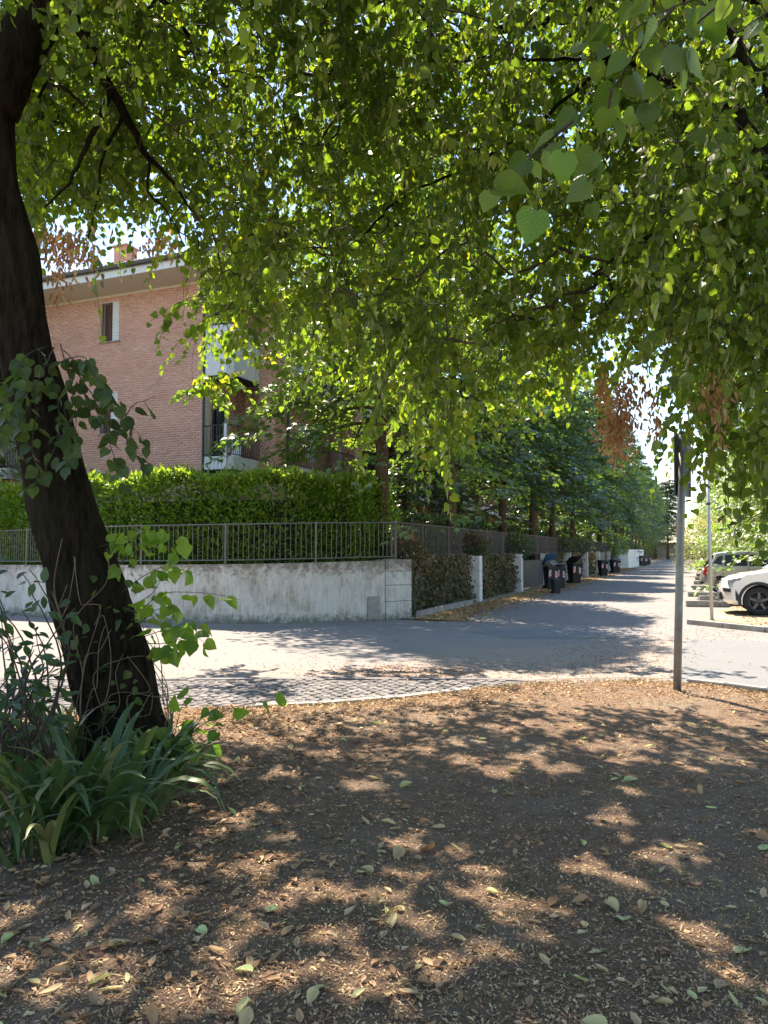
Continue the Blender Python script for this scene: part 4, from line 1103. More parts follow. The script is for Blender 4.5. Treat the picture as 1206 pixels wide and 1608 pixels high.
# ---- leaning linden on the left (tree A)
rootA = empty('linden_tree', (G(205, 1195).x, G(205, 1195).y, 0), label='dark leaning linden trunk at the left with ivy, shoots and a spreading leafy crown', cat='tree')
DA = 5.85
trA = rough_path([(P(212, 1225, DA), .335), (P(208, 1180, DA), .295), (P(202, 1130, DA), .285), (P(181, 1040, DA), .30), (P(141, 900, DA), .282), (P(108, 800, DA), .245), (P(90, 720, DA), .235), (P(62, 600, DA), .205), (P(38, 500, DA), .215), (P(16, 400, DA), .25), (P(-14, 250, DA), .24), (P(-18, 130, DA), .24)], .035)
limbA1 = rough_path([(P(-10, 170, DA), .20), (P(28, 80, DA), .185), (P(72, 0, DA), .17), (P(140, -130, DA + .1), .14), (P(240, -300, DA + .4), .10), (P(380, -480, DA + 1), .06)], .08, .004)
limbA2 = rough_path([(P(-14, 160, DA), .20), (P(-60, 40, DA), .18), (P(-120, -150, DA + .2), .14), (P(-160, -400, DA + .5), .09), (P(-150, -650, DA + .8), .05)], .08, .004)
brA = rough_path([(P(84, -12, DA), .07), (P(110, 22, DA + .05), .058), (P(142, 70, DA + .15), .052), (P(172, 135, DA + .3), .045), (P(205, 195, DA + .5), .036), (P(232, 245, DA + .7), .026), (P(262, 275, DA + .9), .018), (P(300, 330, DA + 1.2), .011)], .08, .006)
brA2 = rough_path([(P(174, 138, DA + .3), .028), (P(160, 185, DA + .25), .022), (P(135, 232, DA + .2), .019), (P(108, 285, DA + .1), .013), (P(70, 325, DA), .007)], .08, .008)
brA3 = rough_path([(P(193, 182, DA + .45), .018), (P(172, 222, DA + .5), .013), (P(158, 262, DA + .6), .010), (P(155, 310, DA + .7), .008), (P(138, 375, DA + .8), .006)], .08, .008)
brA4 = rough_path([(P(235, 248, DA + .7), .016), (P(232, 300, DA + .8), .012), (P(262, 330, DA + 1), .008), (P(290, 385, DA + 1.1), .005)], .08, .008)
brA5 = rough_path([(P(130, -110, DA + .1), .05), (P(200, -60, DA + .6), .04), (P(265, 10, DA + 1), .026), (P(310, 75, DA + 1.4), .018), (P(365, 150, DA + 1.9), .012), (P(400, 190, DA + 2.2), .008)], .1, .006)
brA6 = rough_path([(P(-18, 200, DA), .04), (P(60, 130, DA + .5), .03), (P(78, 105, DA + .7), .02), (P(62, 150, DA + .8), .012), (P(32, 175, DA + .8), .007)], .1, .008)
brA7 = rough_path([(P(240, -300, DA + .4), .07), (P(420, -330, DA + .2), .055), (P(600, -330, DA - .2), .035)], .1, .01)
trunk_obj('trunk', [(p + Vector((-.045, 0, 0)), r_ * .95) for p, r_ in trA], rootA, M_bark, 72, .055, .45)
for nm, pth in (('limb', limbA1), ('limb', limbA2), ('branch', brA), ('branch', brA2), ('branch', brA3), ('branch', brA4), ('branch', brA5), ('branch', brA6), ('branch', brA7)):
    mb = MB(rootA.location); mb.tube([p for p, r_ in pth], [r_ for p, r_ in pth], 12 if pth[0][1] > .1 else 8, True, lambda a, i, p: 1 + .12 * mnoise.noise(Vector((math.cos(a) * 2, math.sin(a) * 2, p.z * 6)))); mb.build(nm, M_bark, rootA)

# lower edge of the hanging foliage as seen from the path, used at the distance of each tree
LBX = [-260, -60, 40, 120, 240, 300, 326, 350, 385, 400, 440, 500, 560, 610, 650, 700, 745, 790, 830, 880, 920, 955, 1000, 1022, 1050, 1085, 1120, 1206, 1500]
LBY = [600, 400, 395, 390, 380, 400, 570, 610, 590, 520, 540, 585, 620, 650, 730, 750, 720, 665, 625, 590, 580, 610, 610, 590, 600, 640, 760, 790, 780]
def canopy_targets(n, pxr, pyr, dr, bound=True, margin=55):
    out = []
    while len(out) < n:
        px = random.uniform(*pxr); Y = random.uniform(*dr); lb = float(np.interp(px, LBX, LBY)) - margin - (random.random() ** 2) * 60
        top = pyr[0]; bot = min(pyr[1], lb)
        if bot < top: continue
        py = random.uniform(top, bot)
        # clumping: thin some zones out
        q = P(px, py, Y)
        if mnoise.noise(q * .9) < random.uniform(-.42, .0) - .08: continue
        out.append(tuple(q))
    return np.array(out)
tA = np.concatenate([canopy_targets(1250, (-40, 430), (-30, 700), (6.0, 10.4)), canopy_targets(430, (-300, 520), (-700, -20), (4.4, 8.6)), canopy_targets(120, (-300, 0), (-200, 560), (6.5, 9.0))])
# crown over the left foreground, above the frame
def clump(t, frac=.6, m=6, r=.26):
    """regroup part of the leafy twigs into clumps hanging from the same bough"""
    n = len(t); k = int(n * frac); idx = rng.permutation(n); c = t[idx[:max(1, k // m)]]
    q = np.repeat(c, m, 0)[:k] + rng.normal(0, 1, (min(k, len(c) * m), 3)) * np.array([r, r, r * .42]) + np.array([0, 0, -.02])
    return np.concatenate([t[idx[k:]], q])
def dome(n, c, rx, ry, z0, z1):
    out = []
    while len(out) < n:
        x, y, z = random.uniform(-1, 1), random.uniform(-1, 1), random.random()
        if x*x + y*y > 1 - .5 * z * z: continue
        q = Vector((c[0] + x * rx, c[1] + y * ry, z0 + z * (z1 - z0)))
        if mnoise.noise(q * .8) < random.uniform(-.38, .05) - .05: continue
        out.append(tuple(q))
    return np.array(out)
tA = np.concatenate([tA, dome(680, (-3.2, 6.0), 3.4, 3.2, 6.5, 9.6)])
def proj(a):
    v = a - np.array([0, 0, CAMH]); zc = v[:, 1] * cp + v[:, 2] * sp; yc = -v[:, 1] * sp + v[:, 2] * cp
    return 603 + 1200 * v[:, 0] / zc, 804 - 1200 * yc / zc
tA = clump(tA)
qx, qy = proj(tA); tA = tA[~((qx < 120) & (qy < 620) & (qy > -60) & (tA[:, 1] < 6.6))]
limbsA = [[(p, r_) for p, r_ in trA[::5]], limbA1[::2], limbA2[::2], brA, brA2, brA3, brA4, brA5, brA6, brA7]
p0, p1, r0, r1, od = grow(limbsA, tA)
A_, B_ = leafy('foliage', tA, od + rng.normal(0, .25, tA.shape), .42 + .2 * rng.random(len(tA)), 15, T_HEART, M_linden, .085, rootA, tuple(rootA.location), bract=.10)
seg_mesh('boughs', p0, p1, r0, r1, M_twig, 6, rootA, origin=tuple(rootA.location), kind='stuff')
seg_mesh('twigs', A_, B_, np.full(len(A_), .0026), np.full(len(A_), .002), M_twig, 3, rootA, origin=tuple(rootA.location), kind='stuff')

# ---- second linden, trunk just outside the frame on the right (tree B)
rootB = empty('linden_tree', (4.3, 4.6, 0), label='second linden whose hanging boughs fill the upper right of the view', cat='tree')
trB = rough_path([(Vector((4.3, 4.6, -.05)), .30), (Vector((4.25, 4.65, 1.5)), .25), (Vector((4.1, 4.75, 3.2)), .23), (Vector((4.0, 4.8, 5.0)), .2), (Vector((3.9, 4.6, 7.0)), .13), (Vector((3.8, 4.4, 9.0)), .06)], .1)
limbB1 = rough_path([(Vector((4.15, 4.72, 2.9)), .13), (P(1260, 300, 4.9), .085), (P(1206, 240, 5.1), .055), (P(1166, 193, 5.3), .045), (P(1157, 168, 5.4), .04), (P(1120, 168, 5.6), .032), (P(1057, 130, 5.9), .024), (P(960, 92, 6.3), .018), (P(850, 95, 6.6), .015), (P(742, 93, 6.8), .014), (P(670, 115, 7), .012), (P(600, 140, 7.2), .010), (P(545, 168, 7.3), .006)], .1, .008)
limbB2 = rough_path([(Vector((4.05, 4.8, 4.4)), .13), (P(1250, 170, 5.2), .05), (P(1206, 130, 5.3), .04), (P(1178, 109, 5.4), .038), (P(1145, 46, 5.7), .034), (P(1080, -40, 6.2), .03), (P(900, -150, 7), .025), (P(700, -200, 7.8), .014)], .1, .008)
limbB3 = rough_path([(Vector((4.2, 4.7, 2.4)), .10), (P(1280, 320, 5), .05), (P(1180, 300, 5.3), .035), (P(1111, 331, 5.5), .027), (P(1052, 357, 5.8), .024), (P(994, 386, 6.1), .014), (P(930, 430, 6.5), .008)], .1, .008)
limbB4 = rough_path([(P(745, 93, 6.8), .012), (P(765, 130, 6.8), .010), (P(742, 190, 6.8), .009), (P(712, 245, 6.8), .007), (P(702, 290, 6.8), .004)], .1, .006)
limbB5 = rough_path([(P(960, 92, 6.3), .02), (P(860, 180, 6.9), .017), (P(760, 250, 7.3), .015), (P(640, 305, 7.6), .014), (P(580, 360, 7.7), .012), (P(540, 402, 7.8), .010), (P(528, 440, 7.9), .006)], .1, .008)
limbB6 = rough_path([(Vector((4.1, 4.7, 3.6)), .12), (Vector((2.8, 3.6, 5.4)), .09), (Vector((1.0, 2.8, 6.6)), .06), (Vector((-.8, 2.6, 7.4)), .03)], .12, .01)
limbB7 = rough_path([(Vector((4.0, 4.8, 5.0)), .12), (Vector((3.0, 6.6, 6.6)), .08), (Vector((1.4, 8.2, 7.4)), .05), (Vector((-.4, 9, 7.6)), .02)], .12, .01)
trunk_obj('trunk', trB, rootB, M_bark, 16, .05, .3)
for pth in (limbB1, limbB2, limbB3, limbB4, limbB5, limbB6, limbB7):
    mb = MB(rootB.location); mb.tube([p for p, r_ in pth], [r_ for p, r_ in pth], 8, True); mb.build('branch', M_bark, rootB)
tB = np.concatenate([canopy_targets(2350, (400, 1260), (-40, 760), (6.2, 10.6)), canopy_targets(420, (1040, 1300), (120, 790), (4.6, 6.6)), canopy_targets(520, (950, 1420), (-100, 690), (9.0, 13.5), True, 75), canopy_targets(420, (400, 1450), (-700, -20), (4.0, 8.6)),
                     dome(420, (1.6, 5.2), 4.0, 4.6, 6.3, 9.6), dome(420, (.8, 3.2), 3.4, 2.4, 5.0, 7.4), dome(820, (.2, 6.6), 3.6, 2.6, 5.6, 8.6)])
tB = clump(tB)
p0, p1, r0, r1, od = grow([trB[::2], limbB1, limbB2, limbB3, limbB4, limbB5, limbB6, limbB7], tB)
A_, B_ = leafy('foliage', tB, od + rng.normal(0, .25, tB.shape), .42 + .22 * rng.random(len(tB)), 15, T_HEART, M_linden, .085, rootB, tuple(rootB.location), bract=.34)
seg_mesh('boughs', p0, p1, r0, r1, M_twig, 6, rootB, origin=tuple(rootB.location), kind='stuff')
seg_mesh('twigs', A_, B_, np.full(len(A_), .0026), np.full(len(A_), .002), M_twig, 3, rootB, origin=tuple(rootB.location), kind='stuff')

# withered clusters
def withered(c, n, rx, rz, root, size=.06):
    pos = np.array([tuple(c)]) + np.stack([rng.normal(0, rx, n), rng.normal(0, rx, n), rng.normal(0, rz, n)], 1)
    d = np.array([0, 0, -1.]) + rng.normal(0, .4, (n, 3)); nr = rng.normal(0, 1, (n, 3))
    leaf_cloud('withered_leaves', (T_CURL[0] * np.array([.6, 1, 1]), T_CURL[1]), pos, d, nr, size * (.6 + .7 * rng.random(n)), M_dead, root, origin=tuple(root.location), kind='stuff')
for (px, py, Y, n, rx, rz) in ((968, 670, 6.6, 420, .075, .15), (985, 625, 6.6, 200, .09, .16), (1030, 650, 6.6, 60, .03, .12), (1125, 620, 5.6, 120, .07, .10), (1130, 640, 5.6, 60, .03, .1), (950, 610, 6.8, 90, .05, .1)):
    withered(P(px, py, Y), n, rx, rz, rootB)
for (px, py, Y, n, rx, rz) in ((95, 420, 6.0, 130, .07, .14), (120, 390, 6.1, 110, .10, .08), (250, 385, 6.6, 60, .1, .05), (85, 375, 6.0, 80, .1, .06)):
    withered(P(px, py, Y), n, rx, rz, rootA)

# near leaves: every leaf its own part
def near_leaf_mesh(seed, mat_):
    r_ = random.Random(seed); nseg = 9; vs = []; fs = []
    curl = r_.uniform(-.25, .35); fold = r_.uniform(.05, .35); tipb = r_.uniform(.1, .5)
    prof = [(0.0, .16), (.06, .36), (.16, .46), (.3, .495), (.45, .47), (.6, .39), (.75, .27), (.88, .12), (1.04, .0)]
    for i, (t, w) in enumerate(prof):
        for k in (-1, -.62, -.3, 0, .3, .62, 1):
            y = t - (.10 * abs(k) * (1 - min(1, t * 4)))
            jag = (.018 if i % 2 else -.012) * (1 if abs(k) == 1 and 0 < i < 8 else 0)
            x = k * (w + jag)
            z = fold * abs(k) * w - tipb * t * t * .6 + curl * k * k * w * .6 + .012 * math.sin(i * 2.4) * abs(k)
            vs.append((x, y, z))
    for i in range(nseg - 1):
        for k in range(6): fs.append((i*7+k, i*7+k+1, (i+1)*7+k+1, (i+1)*7+k))
    mb = MB(); mb.add(vs, fs, True); mb.tube([(0, 0.02, 0), (0, -.2, .03), (0, -.42, .12)], [.012, .011, .012], 4, False)
    return mb.mesh('leaf', mat_)
NL = [near_leaf_mesh(s, M_linden_near) for s in range(6)]
SL = [near_leaf_mesh(s + 20, M_shoot) for s in range(6)]
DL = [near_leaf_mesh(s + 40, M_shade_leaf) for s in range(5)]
def put_leaf(me, p, d, nr, s, root, name='leaf'):
    d = Vector(d).normalized(); nr = Vector(nr); x = d.cross(nr).normalized(); z = x.cross(d)
    o = link(name, me, root)
    base = Vector(p) + d * s * .42 - Vector(root.location)
    o.matrix_local = Matrix(((x.x*s, d.x*s, z.x*s, base.x), (x.y*s, d.y*s, z.y*s, base.y), (x.z*s, d.z*s, z.z*s, base.z), (0, 0, 0, 1)))
    return o
def leafy_twig(pts, r0_, root, meshes, n, size, start=.15, hang=.8, spread=.4, tw_name='twig', face=None):
    path = rough_path([(Vector(p), r0_ * (1 - .75 * i / (len(pts) - 1))) for i, p in enumerate(pts)], .04, .001)
    mb = MB(root.location); mb.tube([p for p, r_ in path], [r_ for p, r_ in path], 5, True); mb.build(tw_name, M_twig, root)
    L = len(path)
    for k in range(n):
        i = int((start + (1 - start) * (k + .5) / n) * (L - 1)); p = path[i][0]; t = (path[min(i+1, L-1)][0] - path[max(i-1, 0)][0]).normalized()
        sd = t.cross(Vector((0, 0, 1))).normalized() * (1 if k % 2 else -1)
        g = lambda s: Vector((random.gauss(0, s), random.gauss(0, s), random.gauss(0, s)))
        d = sd * .7 + t * .45 + Vector((0, 0, -hang)) + g(spread)
        nr = (Vector(face) if face else Vector((0, 0, .6))) + g(.85)
        put_leaf(random.choice(meshes), p, d, nr, size * random.uniform(.7, 1.2), root)
# near twig at the upper right, an arm's length above
near_tw = [([(1330,-60),(1180,-20),(1060,10),(960,70),(880,112)], 1.9, 11, .085), ([(1060,10),(1000,80),(960,140),(900,190),(860,260)], 1.85, 12, .095),
           ([(1180,-20),(1100,30),(1040,120),(990,190)], 1.7, 9, .09), ([(1330,-60),(1260,-10),(1200,20),(1150,60)], 1.35, 7, .08),
           ([(900,190),(840,240),(800,270),(770,300)], 1.95, 7, .085), ([(960,140),(950,200),(935,270),(925,320)], 1.9, 6, .09),
           ([(1080,-30),(1000,-5),(940,40),(900,90)], 2.1, 8, .085)]
for pts, Y, n, sz in near_tw:
    leafy_twig([P(a, b, Y + .12 * i) for i, (a, b) in enumerate(pts)], .0045, rootB, NL, n, sz * .74, .1, 1.0, .35, face=(0, -.7, .35))
put_leaf(SL[1], P(885, 222, 1.9), (-.05, 0, -1), (.1, -1, .4), .075, rootB); put_leaf(NL[2], P(755, 297, 1.9), (1, .1, .02), (0, .35, 1), .09, rootB)
put_leaf(SL[2], P(845, 310, 1.95), (-.25, 0, -1), (.1, -1, .3), .09, rootB)
# bright hanging sprays, nearer the sun
def bright_spray(cx, cy, Y, spreadpx, n, root, size=.085, mat_=M_linden):
    st = np.array([tuple(P(cx + random.gauss(0, spreadpx), cy + random.gauss(0, spreadpx * .55), Y + abs(random.gauss(0, .3)))) for _ in range(n)])
    A_, B_ = leafy('sunlit_sprays', st, rng.normal(0, 1, (n, 3)) * np.array([1, 1, .2]), .42, 13, T_HEART, mat_, size, root, tuple(root.location), rnd_bias=.1, bract=.15)
    seg_mesh('twigs', A_, B_, np.full(len(A_), .003), np.full(len(A_), .002), M_twig, 3, root, origin=tuple(root.location), kind='stuff')
for a in ((345, 590, 12.4, 20, 13), (315, 612, 12.3, 10, 5), (360, 460, 12.3, 18, 13), (360, 525, 12.4, 13, 8), (360, 400, 12.2, 18, 12)): bright_spray(*a, rootA, size=.115)
for a in ((895, 590, 12.6, 24, 14), (845, 622, 12.6, 20, 10), (470, 545, 12.6, 22, 12), (500, 590, 12.5, 22, 10), (610, 590, 12.6, 28, 14), (560, 520, 12.6, 30, 12), (700, 690, 12.5, 28, 14), (650, 660, 12.4, 16, 6), (740, 640, 12.5, 24, 10)): bright_spray(*a, rootB, size=.115)
def hang_twig(pts, Y, r_, root):
    path = rough_path([(P(a, b, Y), r_ * (1 - .6 * i / len(pts))) for i, (a, b) in enumerate(pts)], .08, .004)
    mb = MB(root.location); mb.tube([p for p, q in path], [q for p, q in path], 5); mb.build('twig', M_twig, root)
hang_twig([(300,330),(305,400),(322,450),(325,510),(335,560)], 12.4, .009, rootA); hang_twig([(322,450),(318,500),(302,560),(303,610)], 12.4, .004, rootA)
hang_twig([(690,380),(688,470),(684,560),(686,620)], 7.8, .006, rootB); hang_twig([(760,380),(752,430),(735,510)], 7.6, .006, rootB)
hang_twig([(1130,330),(1134,400),(1140,480),(1146,580),(1150,640)], 5.6, .006, rootB)

# shoots on the leaning trunk
def shoot(pxs, Y0, Y1, n, sz, meshes, face=(0, -.6, .6), hang=.6, r_=.005, spread=.4, root=rootA):
    m = len(pxs); leafy_twig([P(a, b, Y0 + (Y1 - Y0) * i / (m - 1)) for i, (a, b) in enumerate(pxs)], r_, root, meshes, n, sz, .12, hang, spread, 'shoot', face)
dark = [[(85,545),(60,600),(40,660),(20,720)],[(95,540),(110,600),(120,660),(110,720)],[(100,550),(150,600),(190,650),(235,700)],[(110,570),(160,640),(200,690),(240,735)],[(70,560),(90,620),(90,690),(60,760)],[(60,600),(20,640),(-10,700)],[(120,600),(160,660),(180,720),(200,760)],[(90,570),(130,560),(150,590),(190,640)],[(60,640),(50,700),(60,745),(40,770)],[(100,640),(110,690),(105,730)],[(70,545),(40,560),(20,600),(0,650)]]
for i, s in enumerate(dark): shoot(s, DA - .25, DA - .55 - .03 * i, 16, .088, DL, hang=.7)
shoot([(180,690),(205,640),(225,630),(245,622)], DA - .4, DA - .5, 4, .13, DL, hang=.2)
lime = [[(150,860),(190,850),(240,835),(290,850)],[(165,900),(210,870),(250,850),(280,870)],[(190,930),(225,905),(260,890),(305,900)],[(200,955),(235,935),(250,915),(270,880)],[(205,975),(250,935),(300,930),(350,935),(375,942)],[(215,985),(240,960),(275,955),(300,990)],[(225,1000),(255,990),(290,980),(320,985)],[(230,1010),(260,1010),(300,1000),(325,1010)],[(235,1030),(265,1020),(285,1015)],[(160,870),(200,835),(230,830),(265,830)]]
for i, s in enumerate(lime): shoot(s, DA - .12, DA - .45, 10, .10, SL, hang=.55, r_=.004)
base_sh = [[(262,1195),(275,1150),(285,1110),(300,1090)],[(265,1200),(300,1150),(325,1120),(350,1110)],[(270,1205),(310,1160),(340,1140),(355,1160)],[(265,1210),(300,1180),(330,1170),(345,1185)],[(300,1150),(350,1118),(390,1105),(440,1098)],[(262,1210),(280,1170),(300,1150)]]
for s in base_sh: shoot(s, DA - .3, DA - .5, 6, .095, SL, hang=.4, r_=.004)
# dry vines tangled round the trunk
mb = MB(rootA.location)
for k in range(38):
    a = random.uniform(0, 6.28); h = random.uniform(.1, .5); pts = []
    for i in range(6):
        t = i / 5; py = 1180 - 300 * t * h * 2 - 20; px = np.interp(py, [900, 1040, 1180], [141, 181, 205])
        aa = a + t * random.uniform(1, 2.4); c = P(float(px), float(py), DA)
        pts.append(c + Vector((math.cos(aa) * .33, math.sin(aa) * .33, random.gauss(0, .08))))
    mb.tube([q for q, r_ in rough_path([(v, 1) for v in pts], .05)], .0032, 4)
mb.build('vines', simple('dry_vine', (.17, .12, .08), .9, .3, 6), rootA, kind='stuff')
for k in range(40):
    px = random.uniform(112, 225); py = random.uniform(890, 1120)
    put_leaf(random.choice(DL), P(px, py, DA - .36), (random.gauss(0, 1), random.gauss(-.4, .5), random.gauss(-.5, .5)), (random.gauss(0, .7), random.gauss(-.5, .5), .6), random.uniform(.03, .075), rootA, 'vine_leaf')

# ---- left shrub in the shade
shr = empty('shrub', (-2.5, 4.7, 0), label='twiggy dark shrub at the left edge beside the leaning trunk', cat='shrub')
oval = MB(); oval.add([(0,0,0),(-.2,.25,.05),(-.26,.5,.07),(-.16,.8,.02),(0,1.05,-.08),(.16,.8,.02),(.26,.5,.07),(.2,.25,.05),(0,.5,-.02)], [(0,8,1),(1,8,2),(2,8,3),(3,8,4),(4,8,5),(5,8,6),(6,8,7),(7,8,0)], True); oval_m = oval.mesh('leaf', M_shrub)
mbs = MB(shr.location); cntl = 0
for k in range(34):
    px0, py0 = random.uniform(-40, 90), 1190; px1, py1 = random.uniform(-60, 118), random.uniform(870, 1120); Y = random.uniform(4.3, 5.1)
    a = P(px0, py0, Y); b = P(px1, py1, Y - .1); mid = (a + b) / 2 + Vector((random.gauss(0, .12), random.gauss(0, .1), .05))
    path = rough_path([(a, .010), (mid, .006), (b, .0025)], .08, .006); mbs.tube([p for p, r_ in path], [r_ for p, r_ in path], 4)
    for j in range(9):
        if cntl > 290: break
        i = random.randint(len(path) // 3, len(path) - 1); p = path[i][0]
        put_leaf(oval_m, p, (random.gauss(0, 1), random.gauss(0, .7), random.gauss(-.1, .6)), (random.gauss(0, .5), random.gauss(-.5, .5), 1), random.uniform(.05, .10), shr); cntl += 1
mbs.build('stems', M_twig, shr)

# ---- iris clump
def blade_mesh(seed):
    r_ = random.Random(seed); mb = MB(); n = 9; vs = []; bend = r_.uniform(.7, 2.1); lean = r_.uniform(.1, .45); fs = []
    ang = 0; x = z = 0; L = 1 / (n - 1)
    for i in range(n):
        t = i / (n - 1); w = .030 * (1 - t ** 3) * (.75 + .5 * math.sin(t * 2.4)) + .002
        vs += [(x, -w, z), (x + w * .35 * math.cos(ang + 1.57), 0, z + .25 * w), (x, w, z)]
        ang = lean + bend * t ** 1.8 * 1.5; x += math.sin(ang) * L; z += math.cos(ang) * L
    for i in range(n - 1):
        for k in range(2): fs.append((i*3+k, i*3+k+1, (i+1)*3+k+1, (i+1)*3+k))
    mb.add(vs, fs, True); return mb.mesh('blade', M_iris)
blades = [blade_mesh(s) for s in range(10)]
def iris(cpx, cpy, n, rad, hs, label):
    c = G(cpx, cpy); root = empty('iris_clump', (c.x, c.y, 0), label=label, cat='plant', group='strap leaved iris clumps at the foot of the tree')
    for k in range(n):
        a = random.uniform(0, 6.28); r_ = rad * random.random() ** .6; x, y = math.cos(a) * r_, math.sin(a) * r_
        o = link('blade', random.choice(blades), root); o.location = (x, y, soil_z(c.x + x, c.y + y) - .02)
        s = random.uniform(*hs); o.scale = (s, s * random.uniform(.7, 1.2), s); o.rotation_euler = (random.gauss(0, .15), random.gauss(0, .1), (a if random.random() < .6 else random.uniform(-2.6, -.4)) + random.gauss(0, .5))
iris(150, 1305, 75, .36, (.50, .90), 'largest iris clump with drooping strap leaves in front of the trunk')
iris(60, 1350, 50, .26, (.45, .80), 'iris clump at the lower left with long drooping blades')
iris(245, 1240, 44, .24, (.40, .70), 'iris clump at the right foot of the leaning trunk')
iris(20, 1230, 50, .30, (.5, .85), 'iris clump at the left edge under the dark shrub')
iris(110, 1210, 36, .24, (.5, .8), 'upright iris clump between the shrub and the trunk')

# ---- row trees behind the wall
def row_tree_meshes(seed, H, Rr, zlow, nleaf, mat_, size=.17, tiers=20, tm=T_PALM):
    r_ = np.random.default_rng(seed); st = []; od_ = []; s0 = []; s1 = []; ra = []; rb = []
    nb = tiers * 6
    for k in range(nb):
        z = zlow + (H - zlow - .5) * (k / nb) ** .95; az = k * 2.399 + r_.normal(0, .25)
        f = (z - zlow) / (H - zlow); L = Rr * (1 - f ** 2.2 * .8) * (.55 + .6 * r_.random()); z = z - (r_.random() < .16) * (.5 + 1.3 * r_.random()) * (f < .3) + r_.normal(0, .15)
        a = np.array([math.cos(az), math.sin(az), 0]); rise = .30 + .3 * f; droop = .75 - .5 * f + .3 * (r_.random() - .3) * (1 - f)
        prev = np.array([0, 0, z - .3]); m = 7
        for i in range(1, m + 1):
            t = i / m; p = np.array([0, 0, z - .3]) + a * L * t + np.array([0, 0, 1]) * (rise * L * t - droop * L * t * t) + r_.normal(0, .04, 3)
            s0.append(prev); s1.append(p); ra.append(.045 * (1 - (i - 1) / m) * (1.2 - f) + .006); rb.append(.045 * (1 - i / m) * (1.2 - f) + .004); prev = p
            if i >= 2:
                nn_ = 2 + int(3 * t)
                for j in range(nn_):
                    sp_ = r_.normal(0, 1) * .38 * L * (t * .45 + .1); q = p + np.array([-a[1], a[0], 0]) * sp_ + np.array([0, 0, -.14 * abs(sp_)])
                    st.append(q); od_.append(a * .7 + np.array([-a[1], a[0], 0]) * np.sign(sp_) * .7 + r_.normal(0, .15, 3))
                    s0.append(p); s1.append(q); ra.append(.008); rb.append(.004)
    st = np.array(st); od_ = unit(np.array(od_)); N = len(st); per = max(4, nleaf // N)
    P_, D_, N_, S_, rn = [], [], [], [], []
    base = r_.random(N)
    for i in range(per):
        t = (i + .5) / per; ln = .65
        sd = np.cross(od_, np.array([0, 0, 1.])); w = r_.normal(0, .2, (N, 1))
        p = st + od_ * ln * t + sd * w + np.array([0, 0, -1.]) * (.22 * t * t) + r_.normal(0, .04, (N, 3))
        P_.append(p); D_.append(od_ * .6 + sd * np.sign(w) * .45 + np.array([0, 0, -.45]) + r_.normal(0, .25, (N, 3))); N_.append(np.array([0, 0, 1.]) + r_.normal(0, .24, (N, 3)) + od_ * .25); S_.append(size * (.65 + .6 * r_.random(N))); rn.append(base * .5 + .5 * r_.random(N))
    crown = leaf_cloud('crown', tm, np.concatenate(P_), np.concatenate(D_), np.concatenate(N_), np.concatenate(S_), mat_, rnd=np.concatenate(rn), link_it=False)
    br = seg_mesh('branches', np.array(s0), np.array(s1), np.array(ra), np.array(rb), M_bark2, 5, link_it=False)
    tk = MB(); path = [(Vector((.04 * math.sin(i * .7 + seed), .04 * math.cos(i * .9 + seed), H * .95 * i / 14)), .20 * (1 - i / 14) ** .8 + .02) for i in range(15)]
    tk.tube([p for p, q in path], [q * (1.25 if i == 0 else 1) for i, (p, q) in enumerate(path)], 12, True, lambda a, i, p: 1 + .08 * mnoise.noise(Vector((math.cos(a) * 3, math.sin(a) * 3, p.z * 2))))
    return crown, br, tk.mesh('trunk', M_bark2)
M_mid = leaf_mat('corner_tree_leaf', [(0, (.045, .08, .022)), (.6, (.085, .135, .03)), (1, (.18, .21, .04))], (2.8, 2.9, 1.1), 0.45, 0.34, spec=0.8, under=.25)
V = [row_tree_meshes(1, 15, 3.0, 4.8, 24000, M_row, size=.185), row_tree_meshes(2, 16, 2.7, 5.4, 22000, M_row, size=.185), row_tree_meshes(3, 13.5, 3.3, 5.0, 22000, M_row, size=.185)]
VB = [row_tree_meshes(5, 9, 4.0, 3.6, 17000, M_row2, size=.17), row_tree_meshes(6, 12, 4.4, 2.8, 15000, M_row2, size=.19)]
VC = [row_tree_meshes(11, 14.5, 3.5, 5.4, 27000, M_mid, size=.16)]
def tree(vset, v, loc, rz, s, label, group=None, name='street_tree', wide=1.0):
    root = empty(name, loc, rz, label=label, cat='tree', group=group); root.scale = (s * wide, s * wide, s)
    cr, br, tk = vset[v]
    link('trunk', tk, root); link('crown', cr, root, kind='stuff'); link('branches', br, root, kind='stuff')
    return root
ords = ['first', 'second', 'third', 'fourth', 'fifth', 'sixth', 'seventh', 'eighth', 'ninth', 'tenth', 'eleventh', 'twelfth', 'thirteenth', 'fourteenth', 'fifteenth', 'sixteenth', 'seventeenth', 'eighteenth', 'nineteenth', 'twentieth', 'twenty-first', 'twenty-second', 'twenty-third', 'farthest']
pxl = [598, 709, 789, 838, 868, 900, 925, 941, 955, 967]
S_all = [s_at_px(p, -1.25) for p in pxl] 
st_ = S_all[-1]
while st_ < 150: st_ += 7.5; S_all.append(st_)
for k, s in enumerate(S_all):
    lab = ('dark broadleaf tree with a brown trunk standing at the corner behind the curved wall' if k == 0 else '%s dark broadleaf tree from the wall corner in the row along the street' % ords[k])
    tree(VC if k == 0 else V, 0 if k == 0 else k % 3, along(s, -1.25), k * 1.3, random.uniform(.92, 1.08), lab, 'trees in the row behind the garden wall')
# trees in the garden between row and house, seen through gaps
for k, (s, o, lab) in enumerate([(14, -5.2, 'garden tree between the house and the street row, nearest the hedge'), (62, -7, 'garden tree deep behind the row near the house end'), (85, -6, 'farthest garden tree behind the street row')]):
    tree(V, (k + 1) % 3, along(s, o), k * 2 + .5, .8, lab, name='garden_tree')
